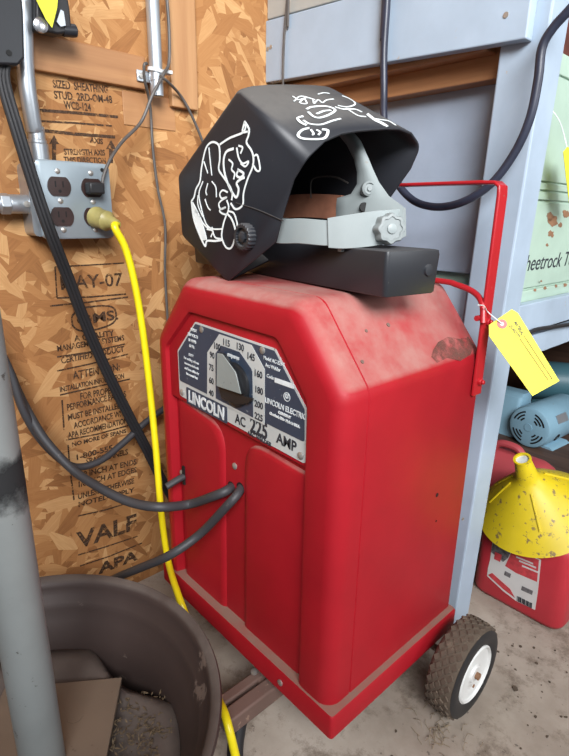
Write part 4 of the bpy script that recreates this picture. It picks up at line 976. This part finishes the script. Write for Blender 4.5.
# litter in the rim
m = MB(); lc = onZ(152, 735, ZD-.006)
for k in range(420):
    a = random.uniform(0, 2*PI); r_ = .055*math.sqrt(random.random()); p = lc+V((r_*math.cos(a)*1.4, r_*math.sin(a), random.uniform(0, .012)*(1-r_/.06)))
    d = V((random.uniform(-1, 1), random.uniform(-1, 1), random.uniform(-.3, .3))).normalized()*random.uniform(.002, .006); s_ = V((d.y, -d.x, .3*d.z)).normalized()*.0012
    m.prism([p-d, p+s_, p+d, p-s_], (0, 0, .0006))
lit = m.build('wood_shavings', M['leaf'], None, smooth=False); tag(lit, 'pale wood shavings and litter lying inside the wheel rim', 'litter', kind='stuff')
m = MB(); m.lathe((rc.x, rc.y, 0), (0, 0, 1), [(.12, ZD-.036), (.0001, ZD-.036)], 40); m.build('rim_centre', M['rust'], ps)

# ================================================================== debris on the floor
m = MB()
for k in range(420):
    x, y = random.uniform(-.1, .5), random.uniform(-.15, .6)
    if -.02 < x < .12 and .17 < y < .36: continue
    if x > -.1 and y > .53: continue
    if x < .005 and y > -.01: continue
    if noise.noise(V((x*6, y*6, 0))) < .05 and random.random() < .75: continue
    s_ = random.uniform(.001, .0035) if random.random() < .93 else random.uniform(.004, .007)
    P = [V((x+s_*math.cos(a)*random.uniform(.5, 1.2), y+s_*math.sin(a)*random.uniform(.5, 1.2), FZ)) for a in (0, 1.2, 2.5, 3.7, 5)]
    m.prism(P, (0, 0, s_*.5))
tag(m.build('floor_crumbs', M['dirt'], None, smooth=False), 'dark crumbs of dirt scattered over the concrete floor', 'dirt', kind='stuff')
m = MB()
for k in range(60):
    a = random.uniform(0, 2*PI); r_ = random.uniform(.0, .07); x, y = .055+r_*math.cos(a), .205+r_*math.sin(a)*.7
    if x < .005: continue
    d = random.uniform(0, 2*PI); l_ = random.uniform(.006, .022); z = FZ+.001+random.uniform(0, .006)
    m.tube([(x, y, z), (x+l_*math.cos(d)*.5, y+l_*math.sin(d)*.5, z+random.uniform(0, .005)), (x+l_*math.cos(d+.4), y+l_*math.sin(d+.4), FZ+.001)], .00045, 4, 2)
tag(m.build('dry_straw', M['straw'], None), 'wisps of dry straw gathered under the white-hubbed wheel', 'straw', kind='stuff')

# ---- parent inverse: things were modelled in world space
bpy.context.view_layer.update()
for o in list(COL.objects):
    if o.parent is not None and o.parent.type == 'EMPTY':
        p = o.parent
        o.matrix_parent_inverse = Matrix.Translation(-p.location) if p not in SUBROOTS else Matrix()
for o in SUBROOTS: o.location = (0, 0, 0)

# ================================================================== LIGHT
w = bpy.data.worlds.new('daylight'); S.world = w; w.use_nodes = True
bg = w.node_tree.nodes['Background']; bg.inputs[0].default_value = (.80, .90, 1.0, 1); bg.inputs[1].default_value = .30
def area(name, loc, target, size, power, col, sy=None):
    d = bpy.data.lights.new(name, 'AREA'); d.energy = power; d.color = col; d.size = size; d.shape = 'RECTANGLE'; d.size_y = sy or size
    o = bpy.data.objects.new(name, d); COL.objects.link(o); o.location = loc; o.rotation_euler = (V(target)-V(loc)).to_track_quat('-Z', 'Y').to_euler(); return o
dl = area('garage_door_daylight', (1.55, -1.05, 1.95), (-.4, .3, .85), 1.5, 24, (.97, .98, 1.0), 1.0); dl.data.spread = math.radians(68)
area('floor_fill_light', (1.9, 1.0, 1.2), (0, .2, .0), 1.0, 16, (.95, .98, 1.0))  # added fill lamp for floor, wheel and fuel can; no window known there
vs = S.view_settings; vs.view_transform = 'Standard'; vs.look = 'None'; vs.gamma = 1; vs.use_curve_mapping = False; vs.exposure = .1
